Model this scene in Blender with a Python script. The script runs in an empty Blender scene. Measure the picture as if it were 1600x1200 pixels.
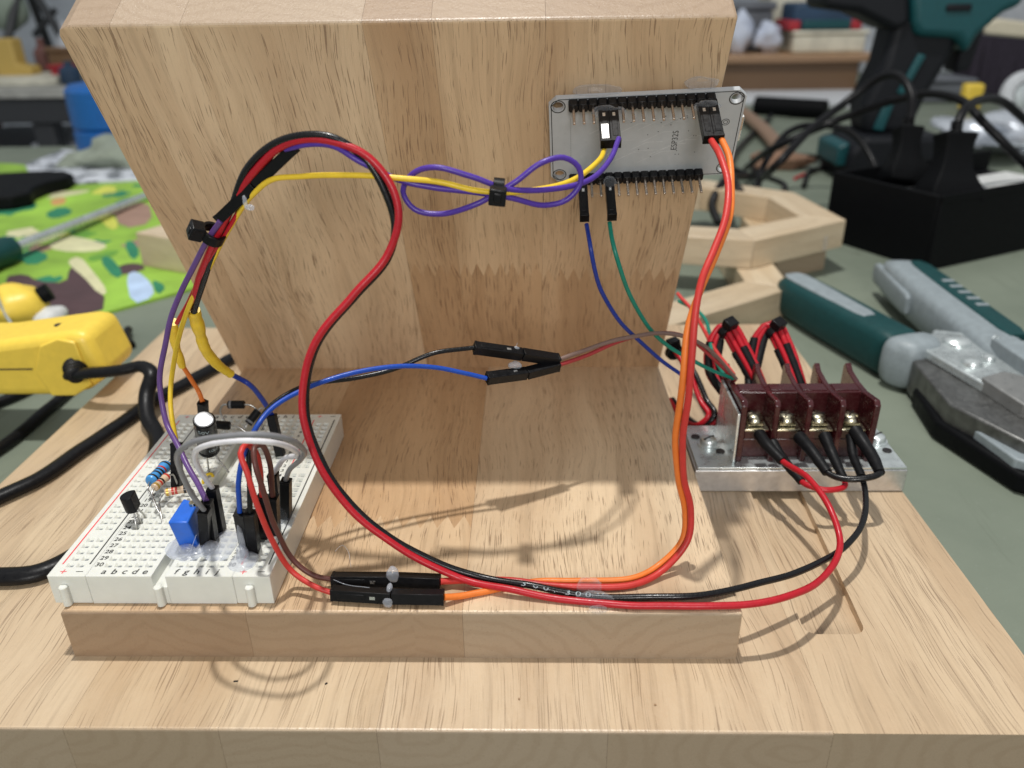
import bpy, math, random
from mathutils import Vector, Matrix, noise
from mathutils.geometry import tessellate_polygon

# ------------------------------------------------------------------ camera, world, lamps, exposure
# all lengths below are millimetres in the place itself, scaled to metres by S
S = 0.001
scene = bpy.context.scene
col = scene.collection
random.seed(7)

CAM_POS = Vector((115.21, -149.27, 134.53))
CAM_PITCH, CAM_YAW, CAM_ROLL = 0.456, -0.027, -0.016
cam_data = bpy.data.cameras.new('camera')
cam = bpy.data.objects.new('camera', cam_data)
col.objects.link(cam)
cy, sy = math.cos(CAM_YAW), math.sin(CAM_YAW)
fwd = Vector((sy * math.cos(CAM_PITCH), cy * math.cos(CAM_PITCH), -math.sin(CAM_PITCH)))
right = Vector((cy, -sy, 0))
upv = right.cross(fwd)
r2 = right * math.cos(CAM_ROLL) + upv * math.sin(CAM_ROLL)
u2 = r2.cross(fwd)
rotm = Matrix((r2, u2, -fwd)).transposed().to_4x4()
cam.matrix_world = Matrix.Translation(CAM_POS * S) @ rotm
cam_data.sensor_width = 36.0
cam_data.lens = 36.0 * 1255.65 / 1600.0
cam_data.clip_start = 0.005
cam_data.clip_end = 20.0
cam_data.dof.use_dof = True
cam_data.dof.focus_distance = 0.212
cam_data.dof.aperture_fstop = 13.5
scene.camera = cam

world = bpy.data.worlds.new('World')
scene.world = world
world.use_nodes = True
world.node_tree.nodes['Background'].inputs[0].default_value = (0.93, 0.97, 1.0, 1)
world.node_tree.nodes['Background'].inputs[1].default_value = 0.40

def area_lamp(name, loc, target, size, watts, colour, shape='DISK'):
    d = bpy.data.lights.new(name, 'AREA')
    d.shape = shape
    d.size = size
    d.energy = watts
    d.color = colour
    o = bpy.data.objects.new(name, d)
    col.objects.link(o)
    o.location = Vector(loc) * S
    o.rotation_euler = (Vector(target) - Vector(loc)).to_track_quat('-Z', 'Y').to_euler()
    return o

area_lamp('ceiling_lamp', (28, 158, 1400), (100, 50, 0), 0.045, 17.0, (1.0, 0.98, 0.94))
# soft fill lamp added well behind the camera to brighten the leaning board's face
area_lamp('fill_lamp', (150, -1500, 640), (100, 60, 40), 0.5, 12.5, (1.0, 0.98, 0.95))

vs = scene.view_settings
scene.display_settings.display_device = 'sRGB'
vs.view_transform = 'Standard'
vs.look = 'None'
vs.exposure = 0.0
vs.gamma = 1.0
vs.use_curve_mapping = False
scene.cycles.use_denoising = True
scene.cycles.max_bounces = 8
scene.cycles.transmission_bounces = 6
scene.cycles.glossy_bounces = 4
scene.cycles.caustics_reflective = False
scene.cycles.caustics_refractive = False
scene.cycles.sample_clamp_indirect = 6.0

# ------------------------------------------------------------------ materials
class NT:
    def __init__(self, name):
        self.m = bpy.data.materials.new(name)
        self.m.use_nodes = True
        self.t = self.m.node_tree
        self.b = self.t.nodes['Principled BSDF']
    def n(self, kind, **kw):
        nd = self.t.nodes.new(kind)
        for k, v in kw.items():
            setattr(nd, k, v)
        return nd
    def link(self, a, b):
        self.t.links.new(a, b)
    def set(self, sock, v):
        if hasattr(v, 'is_output'):
            self.link(v, sock)
        else:
            sock.default_value = v
    def math(self, op, a, b=0.0, clamp=False):
        nd = self.n('ShaderNodeMath', operation=op, use_clamp=clamp)
        self.set(nd.inputs[0], a)
        self.set(nd.inputs[1], b)
        return nd.outputs[0]
    def vmul(self, v, s):
        nd = self.n('ShaderNodeVectorMath', operation='MULTIPLY')
        self.set(nd.inputs[0], v)
        self.set(nd.inputs[1], s)
        return nd.outputs[0]
    def vadd(self, v, s):
        nd = self.n('ShaderNodeVectorMath', operation='ADD')
        self.set(nd.inputs[0], v)
        self.set(nd.inputs[1], s)
        return nd.outputs[0]
    def noise(self, vec, scale, detail=3.0, rough=0.5, dist=0.0):
        nd = self.n('ShaderNodeTexNoise')
        self.set(nd.inputs['Vector'], vec)
        nd.inputs['Scale'].default_value = scale
        nd.inputs['Detail'].default_value = detail
        nd.inputs['Roughness'].default_value = rough
        nd.inputs['Distortion'].default_value = dist
        return nd.outputs['Fac']
    def ramp(self, fac, stops):
        nd = self.n('ShaderNodeValToRGB')
        e = nd.color_ramp.elements
        while len(e) < len(stops):
            e.new(0.5)
        for el, (p, c) in zip(e, stops):
            el.position = p
            el.color = c if len(c) == 4 else (*c, 1)
        self.link(fac, nd.inputs[0])
        return nd.outputs[0]
    def step(self, fac, a, b, lo=0.0, hi=1.0):
        nd = self.n('ShaderNodeMapRange', interpolation_type='SMOOTHSTEP')
        self.link(fac, nd.inputs[0])
        for i, v in enumerate((a, b, lo, hi)):
            nd.inputs[i + 1].default_value = v
        return nd.outputs[0]
    def mix(self, fac, a, b, mode='MIX'):
        nd = self.n('ShaderNodeMix', data_type='RGBA', blend_type=mode)
        self.set(nd.inputs['Factor'], fac)
        self.set(nd.inputs['A'], a if hasattr(a, 'is_output') or len(a) == 4 else (*a, 1))
        self.set(nd.inputs['B'], b if hasattr(b, 'is_output') or len(b) == 4 else (*b, 1))
        return nd.outputs['Result']
    def bump(self, h, strength, dist):
        nd = self.n('ShaderNodeBump')
        nd.inputs['Strength'].default_value = strength
        nd.inputs['Distance'].default_value = dist
        self.link(h, nd.inputs['Height'])
        self.link(nd.outputs[0], self.b.inputs['Normal'])
        return nd
    def coords_mm(self, kind='Object'):
        tc = self.n('ShaderNodeTexCoord')
        return self.vmul(tc.outputs[kind], (1000.0, 1000.0, 1000.0)), tc

def plain(name, colour, rough=0.4, metal=0.0, spec=0.5, vary=0.12, scale=0.25, bump=0.0, coat=0.0, trans=0.0, wear=None):
    """plain colour with fine uneven tone and sheen so that nothing is perfectly uniform"""
    k = NT(name)
    v, tc = k.coords_mm()
    f = k.noise(v, scale, 4, 0.6)
    c = Vector(colour)
    lo = tuple(c * (1 - vary))
    hi = tuple(min(x * (1 + vary), 1.0) for x in c)
    cc = k.ramp(f, [(0.3, lo), (0.7, hi)])
    if wear:
        w = k.step(k.noise(v, scale * 3.1, 5, 0.7), 0.56, 0.72)
        cc = k.mix(k.math('MULTIPLY', w, 0.7), cc, wear)
    k.link(cc, k.b.inputs['Base Color'])
    r = k.step(k.noise(v, scale * 4, 4, 0.6), 0.25, 0.75, max(rough - 0.1, 0.03), min(rough + 0.12, 1))
    k.link(r, k.b.inputs['Roughness'])
    k.b.inputs['Metallic'].default_value = metal
    k.b.inputs['Specular IOR Level'].default_value = spec
    k.b.inputs['Coat Weight'].default_value = coat
    k.b.inputs['Transmission Weight'].default_value = trans
    if bump:
        k.bump(k.noise(v, 2.2, 4, 0.6), bump, 0.0002)
    return k.m

def wood(name, light, dark, pore=(0.15, 0.085, 0.048), pores=0.9, rough=0.42, coat=0.3, streak=1.0, px=3.3, py=0.10):
    """glued rubberwood, grain along the local Y axis; each stave takes its tone from the object colour"""
    k = NT(name)
    v, tc = k.coords_mm()
    oi = k.n('ShaderNodeObjectInfo')
    rnd = k.math('MULTIPLY', oi.outputs['Random'], 900.0)
    cmb = k.n('ShaderNodeCombineXYZ')
    for i in range(3):
        k.link(rnd, cmb.inputs[i])
    p = k.vadd(v, cmb.outputs[0])
    # slow wander of the grain
    wob = k.noise(k.vmul(p, (0.02, 0.012, 0.02)), 1.0, 2)
    wv = k.n('ShaderNodeCombineXYZ')
    k.link(k.math('MULTIPLY', k.math('SUBTRACT', wob, 0.5), 16.0), wv.inputs[0])
    g = k.vadd(p, wv.outputs[0])
    tone = k.noise(k.vmul(g, (0.055, 0.006, 0.055)), 1.0, 3, 0.55)
    fine = k.noise(k.vmul(g, (0.55, 0.018, 0.55)), 1.0, 4, 0.6)
    hair = k.noise(k.vmul(g, (2.6, 0.05, 2.6)), 1.0, 3, 0.6)
    c = k.mix(k.step(tone, 0.3, 0.72), light, dark)
    c = k.mix(k.math('MULTIPLY', k.step(k.noise(k.vmul(g, (0.045, 0.0035, 0.045)), 1.0, 3, 0.6), 0.52, 0.68), 0.5 * streak), c, tuple(x * f for x, f in zip(dark, (0.80, 0.74, 0.68))))
    c = k.mix(k.math('MULTIPLY', k.step(fine, 0.45, 0.75), 0.55 * streak), c, tuple(x * 0.66 for x in dark))
    c = k.mix(k.math('MULTIPLY', k.step(hair, 0.5, 0.8), 0.30 * streak), c, tuple(x * 0.6 for x in dark))
    # open pores: short dark dashes along the grain, gathered in bands
    pn = k.noise(k.vmul(g, (px, py, px)), 1.0, 2, 0.5)
    band = k.noise(k.vmul(g, (0.07, 0.010, 0.07)), 1.0, 2)
    thr = k.step(band, 0.3, 0.7, 0.06, -0.03)
    pr = k.step(k.math('SUBTRACT', pn, thr), 0.585, 0.645)
    pr = k.math('MULTIPLY', pr, 0.72 * pores)
    c = k.mix(pr, c, pore)
    # end grain: curved year rings and a fine speckle
    nm = k.n('ShaderNodeSeparateXYZ')
    k.link(tc.outputs['Normal'], nm.inputs[0])
    endm = k.step(k.math('ABSOLUTE', nm.outputs[1]), 0.6, 0.8)
    sp = k.n('ShaderNodeSeparateXYZ')
    k.link(k.vadd(p, (0, 0, 0)), sp.inputs[0])
    xx = k.math('SUBTRACT', k.math('MODULO', sp.outputs[0], 70.0), 32.0)
    zz = k.math('ADD', sp.outputs[2], k.math('MULTIPLY', k.noise(k.vmul(p, (0.06, 0.06, 0.06)), 1.0, 2), 8.0))
    zz = k.math('SUBTRACT', k.math('MODULO', zz, 90.0), 60.0)
    rad = k.math('SQRT', k.math('ADD', k.math('MULTIPLY', xx, xx), k.math('MULTIPLY', k.math('MULTIPLY', zz, zz), 2.2)))
    ring = k.math('SINE', k.math('ADD', k.math('MULTIPLY', rad, 1.15), k.math('MULTIPLY', k.noise(k.vmul(p, (0.2, 0.2, 0.2)), 1.0, 3), 5.0)))
    ec = k.mix(k.step(ring, 0.1, 1.0, 0.0, 0.24), tuple(x * f for x, f in zip(light, (0.53, 0.52, 0.54))), tuple(x * f for x, f in zip(dark, (0.50, 0.48, 0.48))))
    spk = k.noise(k.vmul(p, (1.7, 1.7, 1.7)), 1.0, 3, 0.7)
    ec = k.mix(k.math('MULTIPLY', k.step(spk, 0.56, 0.7), 0.4), ec, tuple(x * 0.45 for x in dark))
    c = k.mix(endm, c, ec)
    c = k.mix(1.0, c, oi.outputs['Color'], 'MULTIPLY')
    k.link(c, k.b.inputs['Base Color'])
    rg = k.step(k.noise(k.vmul(p, (0.5, 0.2, 0.5)), 1.0, 4, 0.7), 0.3, 0.7, rough - 0.08, rough + 0.14)
    k.link(rg, k.b.inputs['Roughness'])
    k.b.inputs['Coat Weight'].default_value = coat
    k.b.inputs['Coat Roughness'].default_value = 0.28
    h = k.math('SUBTRACT', k.math('MULTIPLY', k.noise(k.vmul(p, (1.1, 0.55, 1.1)), 1.0, 4, 0.65), 1.0), k.math('MULTIPLY', pr, 0.7))
    bn = k.bump(h, 0.28, 0.00035)
    k.link(bn.outputs[0], k.b.inputs['Coat Normal'])
    return k.m

M = {}
M['wood'] = wood('rubberwood', (0.67, 0.512, 0.342), (0.525, 0.374, 0.235), streak=0.75)
M['wood_base'] = wood('rubberwood_base', (0.62, 0.482, 0.322), (0.51, 0.372, 0.235), pores=0.75, streak=0.9, px=3.2, py=0.045)
M['wood_far'] = wood('pale_wood', (0.66, 0.54, 0.38), (0.55, 0.42, 0.27), pores=0.4, streak=0.7)
M['wood_brown'] = wood('brown_plank', (0.34, 0.20, 0.10), (0.25, 0.14, 0.07), pores=0.4)

def wire_mat(name, c, rough=0.34):
    return plain(name, c, rough, 0.0, 0.4, 0.07, 0.4, 0.05)
M['red'] = wire_mat('red_insulation', (0.44, 0.010, 0.020))
M['red_soft'] = wire_mat('soft_red_insulation', (0.54, 0.036, 0.030), 0.42)
M['orange'] = wire_mat('orange_insulation', (0.76, 0.19, 0.030), 0.42)
M['black'] = wire_mat('black_insulation', (0.006, 0.006, 0.007), 0.28)
M['purple'] = wire_mat('violet_insulation', (0.075, 0.032, 0.30))
M['purple_dull'] = wire_mat('mauve_insulation', (0.115, 0.055, 0.20))
M['yellow'] = wire_mat('yellow_insulation', (0.82, 0.56, 0.035))
M['blue'] = wire_mat('blue_insulation', (0.010, 0.062, 0.38))
M['navy'] = wire_mat('navy_insulation', (0.012, 0.035, 0.26))
M['green'] = wire_mat('green_insulation', (0.008, 0.20, 0.14))
M['gray'] = wire_mat('grey_insulation', (0.20, 0.20, 0.21), 0.42)
M['white'] = wire_mat('white_insulation', (0.72, 0.71, 0.74), 0.42)
M['brown'] = wire_mat('brown_insulation', (0.105, 0.035, 0.028), 0.42)
M['taupe'] = wire_mat('taupe_insulation', (0.19, 0.12, 0.10), 0.42)
M['rubber'] = plain('black_cord_rubber', (0.006, 0.006, 0.007), 0.36, spec=0.2, bump=0.1)
M['shrink'] = plain('black_heat_shrink', (0.006, 0.006, 0.007), 0.5, spec=0.2, bump=0.1)
M['housing'] = plain('black_connector_plastic', (0.006, 0.006, 0.007), 0.36, spec=0.2, bump=0.08)
M['tie'] = plain('black_nylon', (0.006, 0.006, 0.007), 0.33, spec=0.2)
M['lead'] = plain('tinned_lead', (0.55, 0.54, 0.52), 0.3, 1.0)
M['pin'] = plain('pale_brass_pin', (0.44, 0.38, 0.33), 0.3, 1.0)
M['contact'] = plain('contact_metal', (0.7, 0.7, 0.7), 0.3, 1.0)
M['abs'] = plain('white_breadboard_plastic', (0.725, 0.73, 0.675), 0.38, vary=0.03)
M['abs'].node_tree.nodes['Principled BSDF'].inputs['Subsurface Weight'].default_value = 0.25
M['abs'].node_tree.nodes['Principled BSDF'].inputs['Subsurface Radius'].default_value = (0.0012, 0.0012, 0.001)
M['abs'].node_tree.nodes['Principled BSDF'].inputs['Subsurface Scale'].default_value = 1.0
M['pit'] = plain('hole_inside', (0.66, 0.68, 0.70), 0.6)
M['ink'] = plain('black_print', (0.02, 0.02, 0.02), 0.6)
M['ink_red'] = plain('red_print', (0.75, 0.045, 0.06), 0.6)
M['ink_grey'] = plain('grey_print', (0.30, 0.36, 0.38), 0.6)
M['pcb'] = plain('white_solder_mask', (0.42, 0.435, 0.45), 0.36, vary=0.05, coat=0.2)
M['pcb_trace'] = plain('raised_trace', (0.50, 0.51, 0.52), 0.3)
M['red_dull'] = wire_mat('dull_red_insulation', (0.34, 0.035, 0.038), 0.45)
M['pcb_edge'] = plain('dark_board_line', (0.03, 0.03, 0.035), 0.5)
M['epoxy_black'] = plain('black_epoxy', (0.006, 0.006, 0.007), 0.4, spec=0.2)
M['blue_pot'] = plain('blue_trimmer_plastic', (0.018, 0.13, 0.62), 0.38)
M['blue_res'] = plain('blue_lacquer', (0.06, 0.28, 0.62), 0.28)
M['beige_res'] = plain('beige_lacquer', (0.60, 0.44, 0.30), 0.3)
M['band_black'] = plain('black_band', (0.015, 0.012, 0.012), 0.35)
M['band_red'] = plain('red_band', (0.45, 0.03, 0.02), 0.35)
M['band_gold'] = plain('gold_band', (0.5, 0.33, 0.08), 0.3, 0.6)
M['cap_sleeve'] = plain('black_sleeve', (0.006, 0.006, 0.007), 0.25, spec=0.2)
M['cap_top'] = plain('capacitor_aluminium', (0.30, 0.31, 0.33), 0.4, 0.85)
M['maroon'] = plain('maroon_phenolic', (0.052, 0.008, 0.010), 0.25, coat=0.3, vary=0.15)
M['brass'] = plain('yellow_zinc', (0.62, 0.57, 0.42), 0.25, 1.0)
M['zinc'] = plain('zinc_plate', (0.70, 0.75, 0.75), 0.3, 0.75, scale=0.08, vary=0.10)
M['alu'] = plain('brushed_aluminium', (0.68, 0.67, 0.66), 0.42, 1.0, scale=0.4, bump=0.12)

def glue_mat(name, colour, body, rough):
    """set hot glue: mostly see-through, a little milky, shiny skin"""
    k = NT(name)
    v, tc = k.coords_mm()
    k.b.inputs['Base Color'].default_value = (*colour, 1)
    k.b.inputs['Roughness'].default_value = rough
    k.b.inputs['Subsurface Weight'].default_value = 0.5
    k.b.inputs['Subsurface Radius'].default_value = (0.002, 0.002, 0.002)
    k.b.inputs['Coat Weight'].default_value = 0.6
    k.b.inputs['Coat Roughness'].default_value = 0.06
    k.bump(k.noise(v, 0.35, 2, 0.5), 0.15, 0.0006)
    tr = k.n('ShaderNodeBsdfTransparent')
    tr.inputs[0].default_value = (0.95, 0.96, 0.98, 1)
    lw = k.n('ShaderNodeLayerWeight')
    lw.inputs['Blend'].default_value = 0.35
    f = k.step(lw.outputs['Facing'], 0.0, 1.0, body, min(body + 0.30, 0.95))
    mx = k.n('ShaderNodeMixShader')
    k.link(f, mx.inputs[0])
    k.link(tr.outputs[0], mx.inputs[1])
    k.link(k.b.outputs[0], mx.inputs[2])
    k.link(mx.outputs[0], k.t.nodes['Material Output'].inputs[0])
    return k.m
M['glue'] = glue_mat('hot_glue', (0.80, 0.83, 0.88), 0.05, 0.10)
M['glue_milky'] = glue_mat('milky_hot_glue', (0.74, 0.77, 0.84), 0.26, 0.12)

# ------------------------------------------------------------------ mesh helpers (millimetres in, metres out)
class MB:
    def __init__(self):
        self.v, self.f, self.mi = [], [], []
    def add(self, vs, fs, M4=None, mi=0):
        o = len(self.v)
        self.v += [tuple(M4 @ Vector(p)) if M4 is not None else tuple(p) for p in vs]
        self.f += [tuple(i + o for i in f) for f in fs]
        self.mi += [mi] * len(fs)
        return self
    def box(self, x0, x1, y0, y1, z0, z1, M4=None, mi=0):
        return self.add([(x0, y0, z0), (x1, y0, z0), (x1, y1, z0), (x0, y1, z0), (x0, y0, z1), (x1, y0, z1), (x1, y1, z1), (x0, y1, z1)],
                        [(0, 3, 2, 1), (4, 5, 6, 7), (0, 1, 5, 4), (1, 2, 6, 5), (2, 3, 7, 6), (3, 0, 4, 7)], M4, mi)
    def prism(self, outline, z0, z1, M4=None, mi=0, holes=()):
        """extrude a counter-clockwise outline (with holes) from z0 to z1"""
        loops = [list(outline)] + [list(h) for h in holes]
        flat = [p for l in loops for p in l]
        n = len(flat)
        vs = [(p[0], p[1], z0) for p in flat] + [(p[0], p[1], z1) for p in flat]
        fs = []
        if not holes:
            fs += [tuple(range(n, 2 * n)), tuple(range(n - 1, -1, -1))]
        else:
            for t in tessellate_polygon([[Vector((p[0], p[1], 0)) for p in l] for l in loops]):
                a, b, c = t
                ar = (flat[b][0] - flat[a][0]) * (flat[c][1] - flat[a][1]) - (flat[b][1] - flat[a][1]) * (flat[c][0] - flat[a][0])
                if ar < 0:
                    b, c = c, b
                fs.append((a + n, b + n, c + n))
                fs.append((a, c, b))
        o = 0
        for li, l in enumerate(loops):
            m = len(l)
            for i in range(m):
                j = (i + 1) % m
                q = (o + i, o + j, o + j + n, o + i + n)
                fs.append(q)
            o += m
        return self.add(vs, fs, M4, mi)
    def tube(self, path, r, n=10, caps=True, M4=None, mi=0, flat=1.0):
        """sweep a circle along a path; r is a number or a list of radii; flat squashes the section"""
        P = [Vector(p) for p in path]
        m = len(P)
        T = []
        for i in range(m):
            d = P[min(i + 1, m - 1)] - P[max(i - 1, 0)]
            T.append(d.normalized() if d.length > 1e-9 else Vector((0, 0, 1)))
        a = Vector((0, 0, 1)) if abs(T[0].z) < 0.9 else Vector((1, 0, 0))
        N = (a - T[0] * a.dot(T[0])).normalized()
        vs, fs = [], []
        for i in range(m):
            N = (N - T[i] * N.dot(T[i])).normalized()
            B = T[i].cross(N)
            ri = r[i] if isinstance(r, (list, tuple)) else r
            for k in range(n):
                t = 2 * math.pi * k / n
                vs.append(P[i] + N * (math.cos(t) * ri * flat) + B * (math.sin(t) * ri))
        for i in range(m - 1):
            for k in range(n):
                l = (k + 1) % n
                fs.append((i * n + k, i * n + l, (i + 1) * n + l, (i + 1) * n + k))
        if caps:
            fs.append(tuple(range(n - 1, -1, -1)))
            fs.append(tuple(range((m - 1) * n, m * n)))
        return self.add(vs, fs, M4, mi)
    def lathe(self, prof, n=20, M4=None, mi=0):
        """revolve (radius, z) pairs round the local Z axis"""
        vs, fs = [], []
        for (r, z) in prof:
            for k in range(n):
                t = 2 * math.pi * k / n
                vs.append((r * math.cos(t), r * math.sin(t), z))
        for i in range(len(prof) - 1):
            for k in range(n):
                l = (k + 1) % n
                fs.append((i * n + k, i * n + l, (i + 1) * n + l, (i + 1) * n + k))
        fs.append(tuple(range(n - 1, -1, -1)))
        fs.append(tuple(range((len(prof) - 1) * n, len(prof) * n)))
        return self.add(vs, fs, M4, mi)
    def blob(self, c, rad, seed=0, rough=0.18, seg=14, M4=None, mi=0, flatten=None):
        """uneven rounded lump"""
        vs, fs = [], []
        rng = seg // 2 + 1
        for i in range(rng + 1):
            th = math.pi * i / rng
            for k in range(seg):
                ph = 2 * math.pi * k / seg
                d = Vector((math.sin(th) * math.cos(ph), math.sin(th) * math.sin(ph), math.cos(th)))
                f = 1 + rough * noise.noise(d * 1.7 + Vector((seed * 3.1, seed * 1.7, seed)))  * 2
                p = Vector((d.x * rad[0] * f, d.y * rad[1] * f, d.z * rad[2] * f))
                if flatten is not None and p.z < flatten:
                    p.z = flatten
                vs.append(p + Vector(c))
        for i in range(rng):
            for k in range(seg):
                l = (k + 1) % seg
                fs.append((i * seg + k, (i + 1) * seg + k, (i + 1) * seg + l, i * seg + l))
        return self.add(vs, fs, M4, mi)
    def build(self, name, mats, parent=None, smooth=True, angle=35, bevel=0.0, seg=2, fix=False):
        me = bpy.data.meshes.new(name)
        me.from_pydata([(x * S, y * S, z * S) for x, y, z in self.v], [], self.f)
        if not isinstance(mats, (list, tuple)):
            mats = [mats]
        for m in mats:
            me.materials.append(M[m] if isinstance(m, str) else m)
        me.polygons.foreach_set('material_index', self.mi)
        me.validate()
        if smooth:
            me.polygons.foreach_set('use_smooth', [True] * len(me.polygons))
            me.set_sharp_from_angle(angle=math.radians(angle))
        me.update()
        o = bpy.data.objects.new(name, me)
        col.objects.link(o)
        if parent is not None:
            o.parent = parent
        if bevel:
            b = o.modifiers.new('bevel', 'BEVEL')
            b.width = bevel * S
            b.segments = seg
            b.limit_method = 'ANGLE'
            b.angle_limit = math.radians(40)
        return o

def tag(o, label=None, cat=None, group=None, kind=None):
    for k, v in (('label', label), ('category', cat), ('group', group), ('kind', kind)):
        if v:
            o[k] = v
    return o

def empty(name, loc=(0, 0, 0), M4=None):
    o = bpy.data.objects.new(name, None)
    o.empty_display_size = 0.01
    col.objects.link(o)
    if M4 is not None:
        L = M4.copy()
        L.translation = L.translation * S
        o.matrix_world = L
    else:
        o.location = Vector(loc) * S
    return o

def axis_matrix(a, b, hint=(0, 0, 1)):
    """matrix with its origin at a and local Z towards b"""
    a, b = Vector(a), Vector(b)
    z = (b - a).normalized()
    h = Vector(hint)
    if abs(z.dot(h)) > 0.95:
        h = Vector((0, 1, 0))
    x = h.cross(z).normalized()
    y = z.cross(x)
    m = Matrix((x, y, z)).transposed().to_4x4()
    m.translation = a
    return m

def smooth_path(pts, step=1.2):
    """centripetal Catmull-Rom through the points, evenly stepped"""
    P = [Vector(p) for p in pts]
    P = [P[0] * 2 - P[1]] + P + [P[-1] * 2 - P[-2]]
    out = []
    for i in range(1, len(P) - 2):
        p0, p1, p2, p3 = P[i - 1:i + 3]
        t0 = 0.0
        t1 = t0 + max((p1 - p0).length, 1e-6) ** 0.5
        t2 = t1 + max((p2 - p1).length, 1e-6) ** 0.5
        t3 = t2 + max((p3 - p2).length, 1e-6) ** 0.5
        n = max(2, int((p2 - p1).length / step))
        for k in range(n):
            t = t1 + (t2 - t1) * k / n
            a1 = p0 * ((t1 - t) / (t1 - t0)) + p1 * ((t - t0) / (t1 - t0))
            a2 = p1 * ((t2 - t) / (t2 - t1)) + p2 * ((t - t1) / (t2 - t1))
            a3 = p2 * ((t3 - t) / (t3 - t2)) + p3 * ((t - t2) / (t3 - t2))
            b1 = a1 * ((t2 - t) / (t2 - t0)) + a2 * ((t - t0) / (t2 - t0))
            b2 = a2 * ((t3 - t) / (t3 - t1)) + a3 * ((t - t1) / (t3 - t1))
            out.append(b1 * ((t2 - t) / (t2 - t1)) + b2 * ((t - t1) / (t2 - t1)))
    out.append(P[-2])
    return out

def text_faces(body, size, align='CENTER', shear=0.0, bold=0.0):
    """outline of a printed word as flat faces, lying in local XY (millimetres)"""
    cu = bpy.data.curves.new('print', 'FONT')
    cu.body = body
    cu.size = size
    cu.align_x = align
    cu.align_y = 'CENTER'
    cu.shear = shear
    cu.offset = bold
    cu.resolution_u = 3
    ob = bpy.data.objects.new('print', cu)
    col.objects.link(ob)
    dg = bpy.context.evaluated_depsgraph_get()
    dg.update()
    me = bpy.data.meshes.new_from_object(ob.evaluated_get(dg))
    vs = [tuple(v.co) for v in me.vertices]
    fs = [tuple(p.vertices) for p in me.polygons]
    bpy.data.objects.remove(ob)
    bpy.data.curves.remove(cu)
    bpy.data.meshes.remove(me)
    return vs, fs

def circle(cx, cy_, r, n=18, rev=False):
    p = [(cx + r * math.cos(2 * math.pi * i / n), cy_ + r * math.sin(2 * math.pi * i / n)) for i in range(n)]
    return p[::-1] if rev else p

# ------------------------------------------------------------------ the setting: bench, floor, wall
ZT = -34.6            # bench surface
ZB = -14.57           # top of the base board

def bench_mat():
    k = NT('worn_green_bench')
    v, tc = k.coords_mm()
    a = k.noise(v, 0.012, 5, 0.6)
    c = k.ramp(a, [(0.3, (0.145, 0.172, 0.132)), (0.7, (0.20, 0.23, 0.178))])
    sc = k.noise(k.vmul(v, (0.05, 0.008, 0.05)), 1.0, 5, 0.7, 1.5)
    c = k.mix(k.math('MULTIPLY', k.step(sc, 0.58, 0.68), 0.35), c, (0.075, 0.085, 0.06))
    fl = k.noise(v, 0.35, 5, 0.7)
    c = k.mix(k.math('MULTIPLY', k.step(fl, 0.6, 0.72), 0.35), c, (0.23, 0.26, 0.22))
    k.link(c, k.b.inputs['Base Color'])
    k.b.inputs['Roughness'].default_value = 0.6
    k.bump(fl, 0.15, 0.0005)
    return k.m
M['bench'] = bench_mat()
tag(MB().prism([(-1100, -420), (1300, -420), (1300, 1050), (-100, 1050), (-100, 880), (-1100, 880)], ZT - 40, ZT).build('bench_top', 'bench', smooth=False), kind='structure')
M['floor'] = plain('concrete_floor', (0.22, 0.22, 0.22), 0.7, scale=0.01, vary=0.25)
tag(MB().box(-5000, 5000, -1500, 3400, -950, -900).build('floor', 'floor', smooth=False), kind='structure')
M['wall'] = plain('grey_wall_paint', (0.50, 0.54, 0.58), 0.8, scale=0.004, vary=0.2)
tag(MB().box(-5000, 5000, 3400, 3500, -950, 1900).build('back_wall', 'wall', smooth=False), kind='structure')

# ------------------------------------------------------------------ glued wooden boards, stave by stave
def zig(x0, x1, y, pitch, amp):
    """finger joint: teeth from x0 to x1 about the line y"""
    n = max(2, round((x1 - x0) / pitch))
    w = (x1 - x0) / n
    out = [(x0, y)]
    for i in range(n):
        out.append((x0 + w * (i + 0.5), y + amp))
        out.append((x0 + w * (i + 1), y))
    return out

def stave(name, outline, z0, z1, mat, tone, parent, outer=None, bev=0.7, M4=None, holes=(), deep=None):
    b = MB()
    if deep is not None:
        b.prism(outline, z1 - deep, z1, None, 0, holes)
        b.prism(outline, z0, z1 - deep)
    else:
        b.prism(outline, z0, z1)
    o = b.build(name, mat, parent, smooth=False)
    o.color = (*tone, 1)
    if outer and deep is None:
        me = o.data
        at = me.attributes.new('bevel_weight_edge', 'FLOAT', 'EDGE')
        for e in me.edges:
            p, q = (me.vertices[i].co / S for i in e.vertices)
            at.data[e.index].value = 1.0 if outer(p, q) else 0.0
        md = o.modifiers.new('bevel', 'BEVEL')
        md.limit_method = 'WEIGHT'
        md.width = bev * S
        md.segments = 3
    return o

def both(p, q, axis, val, tol=0.01):
    return abs(p[axis] - val) < tol and abs(q[axis] - val) < tol

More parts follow.
